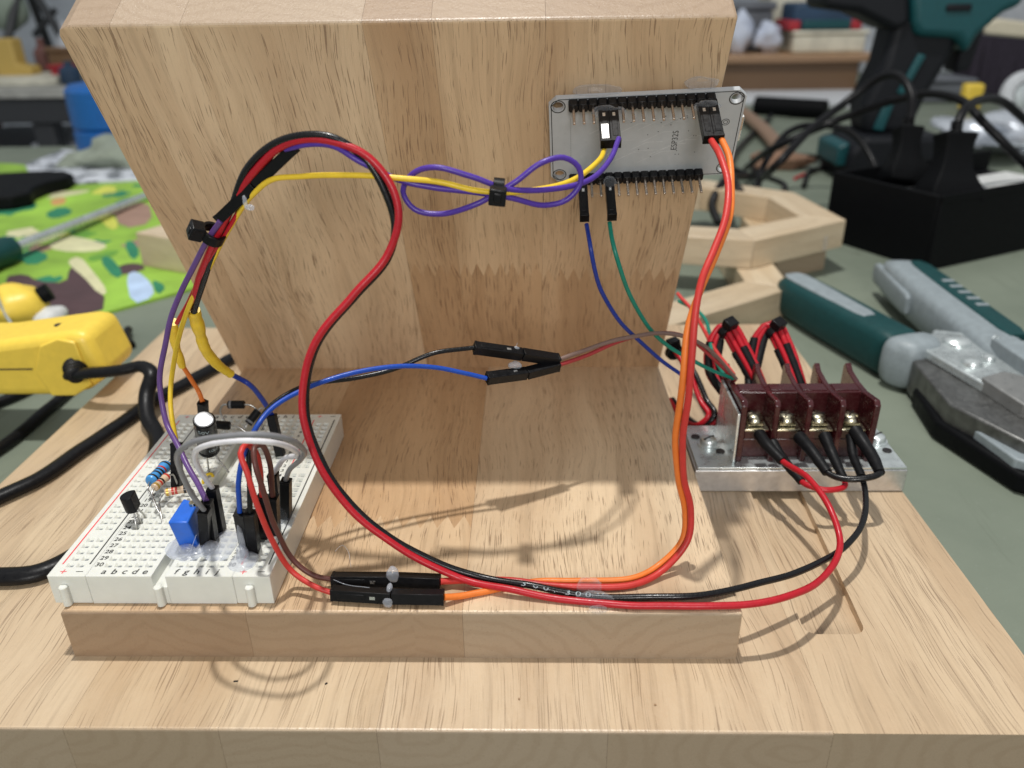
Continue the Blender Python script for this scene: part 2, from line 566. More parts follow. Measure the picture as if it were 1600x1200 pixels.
# wide base board under everything
base = tag(empty('base_board', (85, 100, ZT)), 'wide pale wooden base board with a routed slot, lying under the tilted stand', 'board')
base.location = (0, 0, 0)
X0, X1, Y0, Y1 = -67.0, 236.3, -22.04, 220.0
edges = [X0, -30, 8.4, 44, 80, 132, 182, X1]
tones = [(0.98, 0.97, 0.95), (1.0, 1.0, 1.0), (0.97, 0.95, 0.92), (1.0, 0.99, 0.98), (1.04, 1.04, 1.06), (1.0, 0.98, 0.97), (0.99, 0.97, 0.95)]
def slot_outline():
    x0, x1, y0, y1, r = 185.0, 200.6, 8.6, 128.0, 3.2
    pts = []
    for cx, cy_, a0 in ((x1 - r, y0 + r, -90), (x1 - r, y1 - r, 0), (x0 + r, y1 - r, 90), (x0 + r, y0 + r, 180)):
        for k in range(5):
            t = math.radians(a0 + k * 22.5)
            pts.append((cx + r * math.cos(t), cy_ + r * math.sin(t)))
    return [(x + (y - 8.6) * 0.045 if x > 193 else x + (y - 8.6) * 0.03, y) for x, y in pts]
for i in range(7):
    a, b_ = edges[i] + (0.03 if i else 0), edges[i + 1] - (0.03 if i < 6 else 0)
    ol = [(a, Y0), (b_, Y0), (b_, Y1), (a, Y1)]
    out = lambda p, q: (both(p, q, 2, ZB) and (both(p, q, 1, Y0) or both(p, q, 0, X0) or both(p, q, 0, X1) or both(p, q, 1, Y1)))
    if i == 6:
        o = stave('stave', ol, ZT, ZB, 'wood_base', tones[i], base, None, holes=[slot_outline()[::-1]], deep=2.4)
    else:
        o = stave('stave', ol, ZT, ZB, 'wood_base', tones[i], base, out)
# a few dark chips of debris lie on the base board
for k, (x, y, l, a) in enumerate(((43.5, -8.0, 1.1, 0.1), (65.6, -8.6, 0.7, 0.8), (112.0, -13.0, 0.5, 1.9), (143.5, -14.5, 0.6, 0.4))):
    m4 = Matrix.Translation((x, y, ZB)) @ Matrix.Rotation(a, 4, 'Z')
    tag(MB().box(-l / 2, l / 2, -0.17, 0.17, 0, 0.25, m4).build('debris_chip', 'epoxy_black' if k < 2 else 'wood_brown', bevel=0.08),
        ('thin dark sliver lying on the base board before the stand', 'small dark crumb on the base board near the thin sliver', 'tiny brown speck on the base board before the middle of the stand', 'tiny brown speck on the base board before the glued ribbon wires')[k], 'debris', 'chips on the base board')

# tilted stand: a foot plate and an upright leaning over it
PW, PD, PT = 165.63, 152.0, 14.55
stand = tag(empty('wooden_stand'), 'tilted wooden stand of a thick foot plate and a board leaning over it', 'stand')
LEAN = -0.528
up_m = Matrix(((1, 0, 0, 0), (0, math.sin(LEAN), -math.cos(LEAN), 140.04), (0, math.cos(LEAN), math.sin(LEAN), 0), (0, 0, 0, 1)))
pe = [0.0, 45.5, 98.3, PW]
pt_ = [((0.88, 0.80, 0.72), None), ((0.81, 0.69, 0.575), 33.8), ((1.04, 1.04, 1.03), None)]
for i in range(3):
    a, b_ = pe[i] + (0.03 if i else 0), pe[i + 1] - (0.03 if i < 2 else 0)
    out = lambda p, q: both(p, q, 2, 0.0) and (both(p, q, 1, 0.0) or both(p, q, 0, 0.0) or both(p, q, 0, PW))
    outv = lambda p, q: out(p, q) or (both(p, q, 1, 0.0) and both(p, q, 0, PW))
    tone, cut = pt_[i]
    if cut is None:
        stave('plate_stave', [(a, 0), (b_, 0), (b_, PD), (a, PD)], ZB, 0, 'wood', tone, stand, outv, 0.8)
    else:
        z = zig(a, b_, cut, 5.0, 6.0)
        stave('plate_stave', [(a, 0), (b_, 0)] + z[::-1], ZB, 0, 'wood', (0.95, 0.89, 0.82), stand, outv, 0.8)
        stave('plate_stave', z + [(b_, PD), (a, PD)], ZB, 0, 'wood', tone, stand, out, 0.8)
# upright staves in their own leaning frame
UH, UT = 148.3, 15.0
upright = MB()
ue = [-2.45, 11.5, 29.0, 74.0, 91.0, 119.0, PW]
ut = [(0.98, 0.93, 0.88), (1.12, 1.11, 1.10), (1.08, 1.06, 1.03), (0.92, 0.83, 0.74), (1.0, 0.94, 0.87), (0.95, 0.88, 0.81)]
cuts = [None, None, None, 54.5, 54.5, 51.5]
lowt = [None, None, None, (0.86, 0.75, 0.645), (0.88, 0.77, 0.665), (0.89, 0.79, 0.70)]
for i in range(6):
    a, b_ = ue[i] + (0.03 if i else 0), ue[i + 1] - (0.03 if i < 5 else 0)
    out = lambda p, q: (both(p, q, 1, UH) and abs(p[0] - q[0]) > 0.5) or both(p, q, 0, ue[0]) or both(p, q, 0, ue[-1])
    def put(ol, tone):
        o = stave('upright_stave', ol, -UT, 0, 'wood', tone, stand, out, 0.9)
        L = up_m.copy()
        L.translation = L.translation * S
        o.matrix_local = L
    top = [(b_, UH), (a, UH)]
    if i == 0:
        top = [(b_, UH), (a + 3.5, UH), (a + 1.2, UH - 1.0), (a, UH - 3.4)]
    if cuts[i] is None:
        put([(a, -9), (b_, -9)] + top, ut[i])
    else:
        z = zig(a, b_, cuts[i], 4.1, 6.5)
        put([(a, -9), (b_, -9)] + z[::-1], lowt[i])
        put(z + top, ut[i])

# ------------------------------------------------------------------ solderless breadboard
BX, BY, BZ = -2.6, 2.9, 8.35
bb = tag(empty('breadboard', (BX, BY, 0.05)), 'white plastic breadboard glued to the corner of the stand, lettered rows of holes', 'breadboard')
PITCH = 2.54
row_y = lambda n: 4.42 + (30 - n) * PITCH
def perforated(name, x0, x1, groups, groove=None):
    """a strip of the board: groups is a list of (column xs, row ys); every hole is a real chamfered pit"""
    b = MB()
    y0, y1 = 0.0, 82.5
    h = PITCH / 2
    rects = []
    for xs, ys in groups:
        rects.append((min(xs) - h, max(xs) + h, min(ys) - h, max(ys) + h))
        for cx in xs:
            for cy_ in ys:
                ring = []
                for (s, z) in ((h, BZ), (0.98, BZ), (0.50, BZ - 0.7), (0.48, BZ - 1.5)):
                    ring += [(cx - s, cy_ - s, z), (cx + s, cy_ - s, z), (cx + s, cy_ + s, z), (cx - s, cy_ + s, z)]
                fs = []
                for q in range(3):
                    for e in range(4):
                        e2 = (e + 1) % 4
                        fs.append((q * 4 + e, q * 4 + e2, q * 4 + 4 + e2, q * 4 + 4 + e))
                b.add(ring, fs[:8], None, 0)
                b.add(ring, fs[8:] + [(12, 13, 14, 15)], None, 1)
    # the rest of the top face, cut into cells between the perforated fields and the groove
    gx = sorted({x0, x1, *[r for q in rects for r in q[:2]], *(groove or ())})
    gy = sorted({y0, y1, *[r for q in rects for r in q[2:]]})
    for i in range(len(gx) - 1):
        for j in range(len(gy) - 1):
            mx, my = (gx[i] + gx[i + 1]) / 2, (gy[j] + gy[j + 1]) / 2
            if any(r[0] < mx < r[1] and r[2] < my < r[3] for r in rects):
                continue
            if groove and groove[0] < mx < groove[1]:
                continue
            b.add([(gx[i], gy[j], BZ), (gx[i + 1], gy[j], BZ), (gx[i + 1], gy[j + 1], BZ), (gx[i], gy[j + 1], BZ)], [(0, 1, 2, 3)])
    segs = [(x0, x1)] if not groove else [(x0, groove[0]), (groove[1], x1)]
    for (a, c) in segs:
        for yy, fl in ((y0, 1), (y1, 0)):
            q = [(a, yy, 0), (c, yy, 0), (c, yy, BZ), (a, yy, BZ)]
            b.add(q, [(0, 1, 2, 3)] if fl else [(3, 2, 1, 0)])
        b.add([(c, y0, 0), (c, y1, 0), (c, y1, BZ), (c, y0, BZ)], [(0, 1, 2, 3)])
        b.add([(a, y0, 0), (a, y1, 0), (a, y1, BZ), (a, y0, BZ)], [(3, 2, 1, 0)])
    if groove:
        b.box(groove[0] - 0.01, groove[1] + 0.01, y0 + 0.02, y1 - 0.02, 0.0, BZ - 3.2)
    b.add([(x0, y0, 0), (x1, y0, 0), (x1, y1, 0), (x0, y1, 0)], [(3, 2, 1, 0)])
    o = b.build(name, ['abs', 'pit'], bb, smooth=False)
    md = o.modifiers.new('weld', 'WELD')
    md.merge_threshold = 0.00002
    bv = o.modifiers.new('bevel', 'BEVEL')
    bv.width = 0.22 * S
    bv.segments = 2
    bv.limit_method = 'ANGLE'
    bv.angle_limit = math.radians(60)
    return o
cols_l = [13.28 + i * PITCH for i in range(5)]
cols_r = [31.06 + i * PITCH for i in range(5)]
rows = [row_y(n) for n in range(1, 31)]
rail_groups = [[row_y(n) for n in range(a, a + 5)] for a in (2, 8, 14, 20, 26)]
perforated('terminal_strip', 9.45, 45.35, [(cols_l, rows), (cols_r, rows)], (25.6, 28.9))
perforated('power_rail', 0.0, 9.40, [([3.7, 6.24], g) for g in rail_groups])
perforated('power_rail', 45.40, 54.5, [([48.3, 50.84], g) for g in rail_groups])
for x in (3.6, 26.9, 49.3):
    b = MB()
    b.lathe([(1.05, -0.2), (1.05, 5.2), (0.75, 5.5)], 12, Matrix.Translation((x, -0.55, 0.4)))
    b.box(x - 1.05, x + 1.05, -0.6, 0.1, 0.2, 5.4)
    b.build('locating_peg', 'abs', bb)
pr, prr = MB(), MB()
PZ = BZ + 0.03
def put_text(b, s, size, x, y, shear=0.0):
    vs, fs = text_faces(s, size, 'CENTER', shear, 0.035)
    b.add([(vx + x, vy + y, PZ) for vx, vy, _ in vs], fs)
for n in range(1, 31):
    put_text(pr, str(n), 2.05, 10.85, row_y(n))
    put_text(pr, str(n), 2.05, 43.85, row_y(n))
for s, x in zip('abcdefghij', cols_l + cols_r):
    for y in (1.75, 80.9):
        put_text(pr, s, 2.75, x, y, 0.12)
for x in (3.2, 47.6):
    for y in (1.8, 81.0):
        prr.box(x - 0.8, x + 0.8, y - 0.11, y + 0.11, BZ, PZ)
        prr.box(x - 0.11, x + 0.11, y - 0.8, y + 0.8, BZ, PZ + 0.002)
for x in (7.2, 52.0):
    for y in (1.8, 81.0):
        pr.box(x - 0.85, x + 0.85, y - 0.11, y + 0.11, BZ, PZ)
for x, b in ((1.55, prr), (8.35, pr), (46.25, prr), (53.0, pr)):
    b.box(x - 0.17, x + 0.17, 4.6, 78.6, BZ, PZ)
tag(pr.build('printed_legend', 'ink', bb, smooth=False), kind='stuff')
tag(prr.build('printed_legend', 'ink_red', bb, smooth=False), kind='stuff')

# ------------------------------------------------------------------ wires: centre lines through the place, millimetres
WIRE = {
    'red_power': [(188.4, 77.0, 5.2), (189.0, 70.0, 5.2), (192.0, 63.0, 3.7), (195.4, 50.0, 6.2), (197.6, 38.0, 4.5), (198.1, 28.0, 0.0), (190.6, 16.0, -1.4), (177.2, 4.5, 1.2), (164.1, 1.3, 1.2), (148.8, 1.3, 1.1), (135.0, 1.7, 1.1), (122.8, 3.6, 1.0), (110.3, 5.7, 2.2), (97.4, 9.0, 2.8), (81.8, 11.0, 11.3), (69.8, 13.0, 22.4), (63.1, 15.0, 35.7), (61.0, 18.0, 47.6), (64.8, 21.0, 61.1), (74.3, 24.0, 72.2), (82.5, 27.0, 80.6), (85.7, 28.0, 88.4), (84.4, 29.0, 96.0), (79.3, 30.0, 102.5), (72.1, 31.0, 105.3), (64.8, 32.0, 105.5), (58.6, 34.0, 103.4), (52.0, 36.0, 98.3), (44.3, 39.0, 89.4), (38.4, 41.0, 81.1), (30.6, 46.0, 70.4), (24.3, 52.0, 58.2)],
    'black_power': [(217.4, 77.0, 4.6), (216.7, 71.0, 1.0), (215.7, 60.0, -0.2), (211.8, 46.0, -1.1), (205.7, 35.0, -2.0), (195.4, 25.0, -2.6), (182.4, 16.0, -1.0), (167.2, 8.0, 1.0), (153.8, 4.0, 1.6), (141.5, 4.4, 1.0), (126.0, 5.3, 1.0), (115.0, 7.1, 2.2), (99.7, 10.5, 3.0), (82.7, 11.7, 11.3), (70.6, 13.8, 22.3), (63.8, 15.8, 35.5), (61.5, 19.1, 47.1), (65.1, 22.4, 60.5), (74.5, 25.4, 71.5), (82.3, 28.4, 79.5), (84.5, 29.4, 87.5), (82.7, 29.6, 94.8), (78.4, 30.3, 102.1), (72.2, 31.0, 106.2), (64.9, 31.8, 106.6), (57.8, 33.8, 104.4), (51.0, 35.8, 99.2), (44.1, 39.3, 89.2), (38.9, 41.8, 81.2), (32.2, 45.8, 70.8), (24.4, 51.8, 57.9)],
    'red_thin': [(56.8, 36.0, 102.0), (51.0, 38.0, 94.4), (45.4, 40.0, 87.9), (38.8, 42.0, 80.2), (32.3, 45.0, 72.1), (23.4, 51.0, 60.4), (17.6, 55.0, 53.4)],
    'purple': [(137.1, 56.8, 101.1), (134.8, 50.0, 97.8), (129.0, 42.0, 94.2), (121.3, 37.0, 93.3), (109.6, 33.0, 94.3), (101.9, 32.0, 97.3), (94.1, 32.0, 99.2), (88.9, 33.0, 97.7), (86.3, 33.5, 93.6), (88.7, 33.0, 89.6), (94.9, 32.5, 88.6), (102.3, 32.0, 90.8), (107.6, 33.5, 93.3), (111.8, 34.0, 95.6), (117.6, 35.0, 99.4), (122.7, 37.0, 100.1), (126.0, 38.0, 97.7), (126.5, 38.0, 94.1), (123.6, 37.0, 90.6), (118.4, 36.0, 89.7), (111.0, 34.0, 91.7), (102.4, 33.0, 93.5), (93.8, 32.0, 94.8), (86.1, 31.5, 96.6), (77.5, 30.0, 101.2), (72.0, 31.0, 104.2), (66.1, 32.0, 104.5), (60.4, 34.0, 103.3)],
    'yellow': [(134.0, 61.0, 97.9), (131.9, 52.0, 96.7), (126.8, 44.0, 94.4), (119.9, 38.0, 93.4), (111.0, 34.0, 93.1), (102.4, 32.5, 94.2), (95.3, 32.0, 96.0), (88.4, 31.0, 96.9), (77.0, 31.0, 97.9), (63.5, 33.0, 97.5), (56.3, 35.0, 96.7), (51.1, 37.0, 93.1), (45.3, 40.0, 87.6), (40.2, 42.0, 81.5), (32.3, 46.0, 70.9), (24.2, 50.0, 59.9), (18.2, 51.0, 48.4), (14.8, 50.0, 37.2), (14.9, 46.0, 29.2), (15.3, 44.4, 21.5)],
    'purple_dull': [(41.2, 38.5, 86.0), (36.9, 40.0, 81.4), (31.3, 42.0, 73.9), (25.1, 43.0, 65.1), (20.1, 42.0, 54.1), (16.7, 40.0, 42.1), (17.6, 37.0, 33.1), (23.2, 30.0, 28.3), (28.9, 23.0, 23.9), (34.3, 15.7, 21.5)],
    'yellow_sleeve_a': [(24.0, 52.5, 58.2), (22.9, 56.0, 52.0), (21.4, 61.0, 43.0), (21.6, 67.0, 35.2), (22.8, 72.0, 29.8)],
    'blue_short': [(22.6, 71.0, 30.7), (26.1, 75.0, 25.3), (32.6, 68.0, 23.4), (37.5, 60.8, 21.5)],
    'yellow_sleeve_b': [(16.3, 56.0, 53.4), (13.0, 61.0, 45.1), (11.2, 66.0, 35.3)],
    'orange_short': [(11.1, 65.5, 36.6), (11.5, 69.0, 30.0), (12.5, 70.5, 24.5), (14.0, 68.4, 22.0)],
    'gray': [(34.4, 13.3, 20.5), (33.3, 11.0, 27.1), (34.5, 6.0, 36.6), (37.4, 1.0, 44.2), (42.7, -2.0, 48.9), (50.1, -4.0, 51.2), (57.6, -4.0, 51.7), (62.5, 0.0, 48.3), (63.1, 8.0, 40.9), (59.3, 16.0, 33.3), (54.3, 22.0, 27.0), (51.3, 26.0, 21.0)],
    'white': [(34.0, 20.9, 22.0), (34.8, 14.5, 31.2), (37.1, 9.0, 38.7), (42.9, 3.0, 44.8), (51.6, 0.0, 47.8), (57.7, 2.0, 46.3), (60.1, 10.0, 39.9), (58.0, 18.0, 33.4), (52.2, 25.0, 28.0), (47.3, 28.3, 21.5)],
    'blue_lead': [(44.2, 11.0, 21.5), (45.5, 11.0, 30.4), (47.4, 13.0, 37.5), (49.6, 16.0, 41.9), (52.3, 22.0, 44.3), (58.6, 29.0, 46.0), (71.0, 36.0, 47.1), (80.3, 40.0, 47.0), (91.4, 44.0, 44.5), (103.1, 46.5, 40.2)],
    'black_lead': [(46.7, 11.0, 21.5), (47.6, 12.0, 30.4), (48.5, 14.0, 37.8), (49.6, 18.0, 41.8), (51.9, 26.0, 43.8), (58.3, 33.0, 45.1), (70.1, 39.0, 44.2), (80.5, 43.0, 45.4), (89.7, 46.0, 47.9), (99.7, 49.5, 48.0)],
    'brown_lead': [(122.8, 57.5, 40.6), (131.7, 62.0, 41.9), (143.3, 68.0, 42.9), (155.8, 76.0, 40.9), (167.7, 85.0, 34.0), (177.1, 92.0, 24.6), (184.2, 96.0, 15.7)],
    'red_lead': [(122.8, 57.0, 39.2), (130.9, 62.0, 39.9), (141.6, 69.0, 41.5), (152.1, 77.0, 40.5), (163.6, 85.0, 35.8), (173.4, 90.0, 26.9), (184.3, 97.5, 14.4)],
    'red_low': [(66.0, 4.3, 2.3), (62.4, 4.8, 3.5), (55.9, 7.0, 6.8), (52.9, 6.0, 16.7), (51.3, 5.0, 27.5), (49.8, 6.0, 35.7), (48.3, 8.0, 40.0), (48.8, 11.0, 40.6), (49.4, 14.0, 36.7), (49.3, 15.0, 30.9), (47.6, 17.9, 21.5)],
    'brown_low': [(64.9, 9.3, 2.3), (60.7, 8.7, 4.0), (55.5, 9.5, 8.8), (53.4, 8.0, 19.0), (52.2, 7.5, 30.3), (51.0, 8.5, 37.2), (50.5, 11.0, 39.5), (51.2, 14.0, 38.5), (51.2, 17.0, 32.0), (50.3, 17.9, 21.5)],
    'red_ribbon': [(160.1, 58.4, 100.4), (160.8, 50.0, 98.0), (161.6, 42.0, 93.1), (160.2, 35.0, 87.3), (156.7, 29.0, 80.8), (153.5, 24.0, 74.9), (152.0, 20.0, 66.5), (151.7, 17.5, 52.4), (151.3, 18.0, 36.8), (152.8, 19.0, 25.3), (155.1, 19.0, 16.8), (154.6, 17.0, 8.4), (149.0, 13.5, 2.6), (140.5, 9.1, 1.2), (126.1, 8.2, 0.9), (110.2, 10.6, 0.9), (100.5, 10.5, 1.2), (92.3, 8.6, 2.3)],
    'orange_ribbon': [(162.7, 58.3, 100.5), (163.4, 51.0, 97.2), (162.9, 43.5, 92.0), (161.2, 36.5, 86.2), (157.8, 31.0, 79.4), (153.9, 26.0, 72.7), (151.0, 21.5, 65.1), (150.2, 18.5, 52.0), (149.8, 19.0, 36.3), (151.6, 20.0, 24.7), (154.2, 20.2, 15.3), (153.5, 18.4, 7.7), (148.2, 15.5, 2.4), (140.0, 11.3, 1.0), (126.3, 10.6, 0.9), (116.6, 10.5, 0.8), (110.2, 9.0, 0.8), (103.9, 6.6, 0.8), (98.0, 4.5, 1.2), (93.8, 2.8, 2.3)],
    'blue_down': [(131.1, 77.1, 74.1), (131.9, 70.0, 68.8), (135.4, 73.0, 56.3), (142.4, 78.0, 43.9), (153.7, 84.0, 30.6), (164.0, 90.0, 20.5), (167.7, 94.0, 16.7)],
    'green_down': [(137.6, 76.8, 74.7), (138.7, 70.0, 67.8), (144.4, 74.0, 53.6), (153.7, 80.0, 38.2), (166.4, 86.0, 27.4), (183.1, 96.0, 15.9)],
    'red_jumper': [(192.5, 76.0, 2.9), (194.8, 69.0, -0.0), (197.7, 60.0, -1.8), (198.8, 57.5, -1.6), (203.4, 55.0, -1.5), (209.5, 57.0, -1.7), (210.8, 61.0, -1.6), (209.4, 69.0, 2.3), (209.2, 77.0, 4.6)],
    'black_jumper': [(201.2, 77.0, 4.2), (202.8, 69.0, 3.5), (205.4, 61.0, 0.8), (208.2, 58.0, 0.8), (213.9, 56.5, 1.6), (219.8, 58.0, 2.6), (220.3, 66.0, 3.6), (218.5, 77.0, 6.5)],
    'teal_far': [(173.2, 150.0, 23.7), (180.2, 140.0, 22.2), (180.6, 125.0, 20.4), (179.0, 112.0, 19.0), (180.6, 99.0, 15.9)],
    'red_far': [(172.9, 152.0, 26.2), (177.8, 140.0, 22.2), (179.7, 118.0, 19.6), (184.3, 100.0, 15.4)],
    'blue_far': [(168.6, 97.0, 15.2), (167.8, 104.0, 18.5), (169.3, 112.0, 22.2)],
    'tool_cord': [(-71.9, 141.0, -3.0), (-61.5, 136.0, 0.1), (-46.5, 135.0, 1.9), (-38.5, 136.0, 3.1), (-33.2, 132.0, 1.6), (-33.9, 126.0, -4.1), (-30.8, 116.9, -9.0), (-24.3, 108.0, -12.3), (-17.6, 89.9, -12.3), (-15.3, 71.7, -12.3), (-15.2, 55.6, -12.3), (-17.9, 39.0, -12.3), (-25.1, 29.4, -12.3), (-38.6, 27.5, -12.3)],
    'tool_cord_back': [(-61.4, 64.4, -12.3), (-52.3, 78.5, -12.3), (-47.2, 98.8, -12.3), (-41.9, 117.9, -12.3), (-37.4, 136.6, -12.3), (-28.9, 155.5, -12.3), (-19.8, 177.2, -12.3), (-9.3, 200.7, -12.3)],
    'foot_purple_dull': [(33.3, 16.4, 8.6)],
    'foot_gray': [(32.1, 15.3, 8.6)],
    'foot_white': [(33.6, 21.3, 8.6)],
    'foot_blue_lead': [(42.4, 14.8, 8.6)],
    'foot_black_lead': [(45.2, 13.2, 8.6)],
    'foot_gray_end': [(49.4, 27.0, 8.6)],
    'foot_white_end': [(46.4, 29.3, 8.6)],
    'foot_brown_low': [(48.3, 20.2, 8.6)],
    'foot_red_low': [(45.9, 18.5, 8.6)],
    'foot_yellow': [(14.4, 40.6, 8.6)],
    'foot_blue_short': [(38.9, 59.0, 8.6)],
    'foot_orange_short': [(9.2, 76.2, 8.6)],
    'trim': [(26.8, 12.3, 8.5), (30.7, 14.1, 8.5), (26.0, 11.8, 17.5), (30.5, 11.8, 17.5), (25.9, 21.2, 17.5), (29.9, 19.5, 17.5)],
    'res_blue': [(9.7, 34.6, 14.0), (11.0, 46.3, 14.0)],
    'res_a': [(12.5, 31.7, 14.5), (14.0, 38.7, 14.5)],
    'res_b': [(15.1, 33.9, 12.0), (19.5, 35.4, 12.0)],
    'cap': [(21.3, 50.5, 15.5), (24.5, 44.5, 29.0)],
    'diode_a': [(18.1, 76.0, 17.1), (24.1, 76.0, 17.1)],
    'diode_b': [(25.0, 73.0, 11.8), (27.8, 76.0, 14.8)],
    'diode_c': [(17.9, 64.0, 16.5), (22.8, 64.0, 16.1)],
    'transistor': [(9.8, 25.5, 10.5), (10.9, 25.5, 17.0)],
    'joint_a': [(80.0, 9.3, 2.3), (81.0, 3.0, 2.3)],
    'joint_b': [(112.6, 53.0, 44.4), (113.8, 52.0, 39.1)],
    'tie_left': [(36.7, 41.0, 82.1)],
    'tie_bow': [(107.9, 32.0, 93.8)],
    'sock': [(41.5, 38.0, 88.5), (50.0, 36.0, 96.3), (59.6, 34.0, 102.9)],
    'bundle1': [(188.9, 104.0, 9.8), (187.9, 112.0, 16.0), (183.9, 118.0, 23.3)],
    'bundle2': [(205.2, 104.0, 12.2), (205.1, 114.0, 17.5), (202.1, 122.0, 22.8)],
    'trough': [(184.1, 9.8, -14.6)],
    'patch_brown_a': [(-237.3, 356.9, -34.6), (-225.7, 363.3, -34.6), (-207.2, 345.8, -34.6), (-186.6, 342.9, -34.6), (-200.6, 372.2, -34.6), (-200.3, 382.1, -34.6), (-185.0, 365.0, -34.6), (-135.7, 297.7, -34.6), (-149.3, 282.4, -34.6), (-172.2, 282.8, -34.6), (-208.0, 321.5, -34.6)],
    'patch_brown_b': [(-251.0, 542.1, -34.6), (-232.6, 574.3, -34.6), (-193.5, 493.3, -34.6), (-211.4, 474.5, -34.6)],
    'patch_cream_a': [(-211.8, 391.1, -34.6), (-208.7, 403.1, -34.6), (-181.9, 367.7, -34.6), (-151.2, 326.2, -34.6), (-151.6, 316.9, -34.6), (-183.1, 356.9, -34.6), (-197.4, 372.2, -34.6)],
    'patch_cream_b': [(-249.9, 433.1, -34.6), (-246.4, 457.3, -34.6), (-223.0, 445.9, -34.6), (-198.7, 428.2, -34.6), (-201.5, 412.2, -34.6), (-231.2, 414.6, -34.6)],
    'patch_green_a': [(-190.1, 393.5, -34.6), (-188.9, 405.6, -34.6), (-157.2, 361.6, -34.6), (-158.2, 349.8, -34.6)],
    'patch_green_b': [(-255.8, 401.3, -34.6), (-255.1, 423.3, -34.6), (-228.2, 402.1, -34.6), (-229.9, 378.6, -34.6)],
    'patch_green_c': [(-191.5, 434.7, -34.6), (-188.0, 443.1, -34.6), (-166.7, 408.1, -34.6), (-164.0, 388.4, -34.6)],
    'patch_green_d': [(-303.2, 526.4, -34.6), (-301.9, 555.6, -34.6), (-278.2, 532.0, -34.6), (-283.6, 506.6, -34.6)],
    'patch_green_e': [(-134.7, 350.6, -34.6), (-117.3, 335.1, -34.6), (-115.9, 316.2, -34.6)],
    'patch_blue': [(-155.1, 358.9, -34.6), (-151.9, 368.3, -34.6), (-129.4, 340.3, -34.6), (-117.6, 316.2, -34.6), (-125.1, 300.8, -34.6)],
    'patch_orange': [(-325.8, 578.2, -34.6), (-317.9, 590.4, -34.6), (-303.4, 565.1, -34.6), (-310.1, 553.6, -34.6)],
    'patch_yellow': [(-250.7, 515.9, -34.6), (-253.9, 542.2, -34.6), (-216.0, 482.3, -34.6), (-219.0, 471.0, -34.6)],
    'patch_yellow_b': [(-260.7, 465.0, -34.6), (-256.2, 476.0, -34.6), (-244.7, 460.8, -34.6), (-250.3, 450.3, -34.6)],
    'shaft': [(-253.9, 371.8, -23.6), (-249.4, 386.6, -23.6), (-249.4, 392.8, -23.6), (-234.2, 580.5, -29.6)],
    'paper': [(-443.0, 743.9, -34.6), (-449.3, 837.6, -34.6), (-353.6, 783.2, -34.6), (-300.2, 715.4, -34.6), (-270.7, 657.0, -34.6), (-333.7, 642.5, -34.6), (-393.6, 669.0, -34.6)],
    'tray': [(-445.7, 636.3, -34.6), (-356.3, 661.1, -34.6), (-324.5, 630.7, -34.6), (-342.4, 588.9, -34.6), (-323.7, 544.9, -34.6), (-376.6, 529.1, -34.6)],
    'heap': [(-384.3, 785.0, -34.6)],
    'cable_a': [(386.7, 455.0, 47.3), (387.6, 462.0, 62.1), (383.5, 480.0, 74.3), (377.1, 500.0, 70.7), (357.0, 505.0, 53.0), (323.6, 480.0, 35.8), (296.7, 455.0, 17.3), (326.1, 628.3, -28.0), (316.4, 678.8, -30.0)],
    'cable_b': [(332.2, 677.9, -30.0), (316.8, 520.0, 19.9), (354.9, 520.0, 36.7), (388.9, 500.0, 54.1), (407.4, 480.0, 61.6), (419.1, 455.0, 60.0), (424.9, 430.0, 48.7), (438.2, 420.0, 35.3), (465.5, 420.0, 13.5)],
    'cable_c': [(395.0, 404.0, 51.9), (400.0, 410.0, 59.1), (416.8, 425.0, 63.5), (440.1, 440.0, 60.6), (469.8, 450.0, 43.1)],
    'cable_d': [(451.5, 1028.4, -28.0), (341.8, 762.7, -28.0), (302.1, 619.5, -20.0), (266.8, 450.0, 2.4), (275.1, 440.0, -9.5), (283.0, 430.0, -18.8)],
    'cable_e': [(320.1, 628.6, -28.0), (257.4, 460.0, 0.3), (249.2, 445.0, -10.4), (251.7, 430.0, -19.9)],
    'cable_f': [(365.8, 598.6, -31.0), (396.9, 669.9, -31.0), (418.7, 678.3, -31.0), (411.3, 624.0, -31.0)],
    'plug_a': [(382.9, 440.0, 12.5), (387.0, 448.0, 26.7), (386.2, 455.0, 47.8)],
    'plug_b': [(392.3, 392.0, 9.5), (394.9, 398.0, 29.2), (395.0, 404.0, 51.9)],
    'bench_cord_a': [(-133.1, 166.4, -32.1), (-123.6, 185.6, -32.1), (-122.4, 203.2, -32.1), (-117.8, 222.2, -32.1)],
    'bench_cord_b': [(-105.7, 122.4, -32.1), (-103.1, 140.3, -32.1), (-102.6, 172.3, -32.1), (-102.4, 192.2, -32.1)],
    'bench_stub': [(-97.5, 239.6, -32.6), (-104.6, 250.5, -31.6), (-108.1, 259.7, -31.6)],
    'hammer': [(415.5, 1085.9, -24.6), (403.2, 894.2, -24.6), (385.6, 732.9, -26.6)],
    'roll': [(443.8, 1088.5, -22.6), (527.1, 1032.3, -22.6)],
    'papers': [(439.5, 1185.9, -34.6), (600.3, 1132.9, -34.6), (677.6, 1304.9, -34.6), (501.0, 1403.4, -34.6)],
    'foil': [(658.6, 821.4, -34.6)],
    'ring': [(768.4, 1000.0, -3.3)],
    'brush': [(817.5, 1250.0, -32.2), (941.5, 1250.0, -33.7), (797.7, 1250.0, 54.6), (833.4, 1250.0, 72.7)],
    'drill': [(441.5, 660.0, -35.7), (482.2, 660.0, -36.2), (419.3, 660.0, 22.0), (440.4, 660.0, 39.1), (470.0, 660.0, 55.8), (489.6, 660.0, 102.0), (435.1, 660.0, 100.1), (394.8, 660.0, 116.5), (525.5, 660.0, 119.9)],
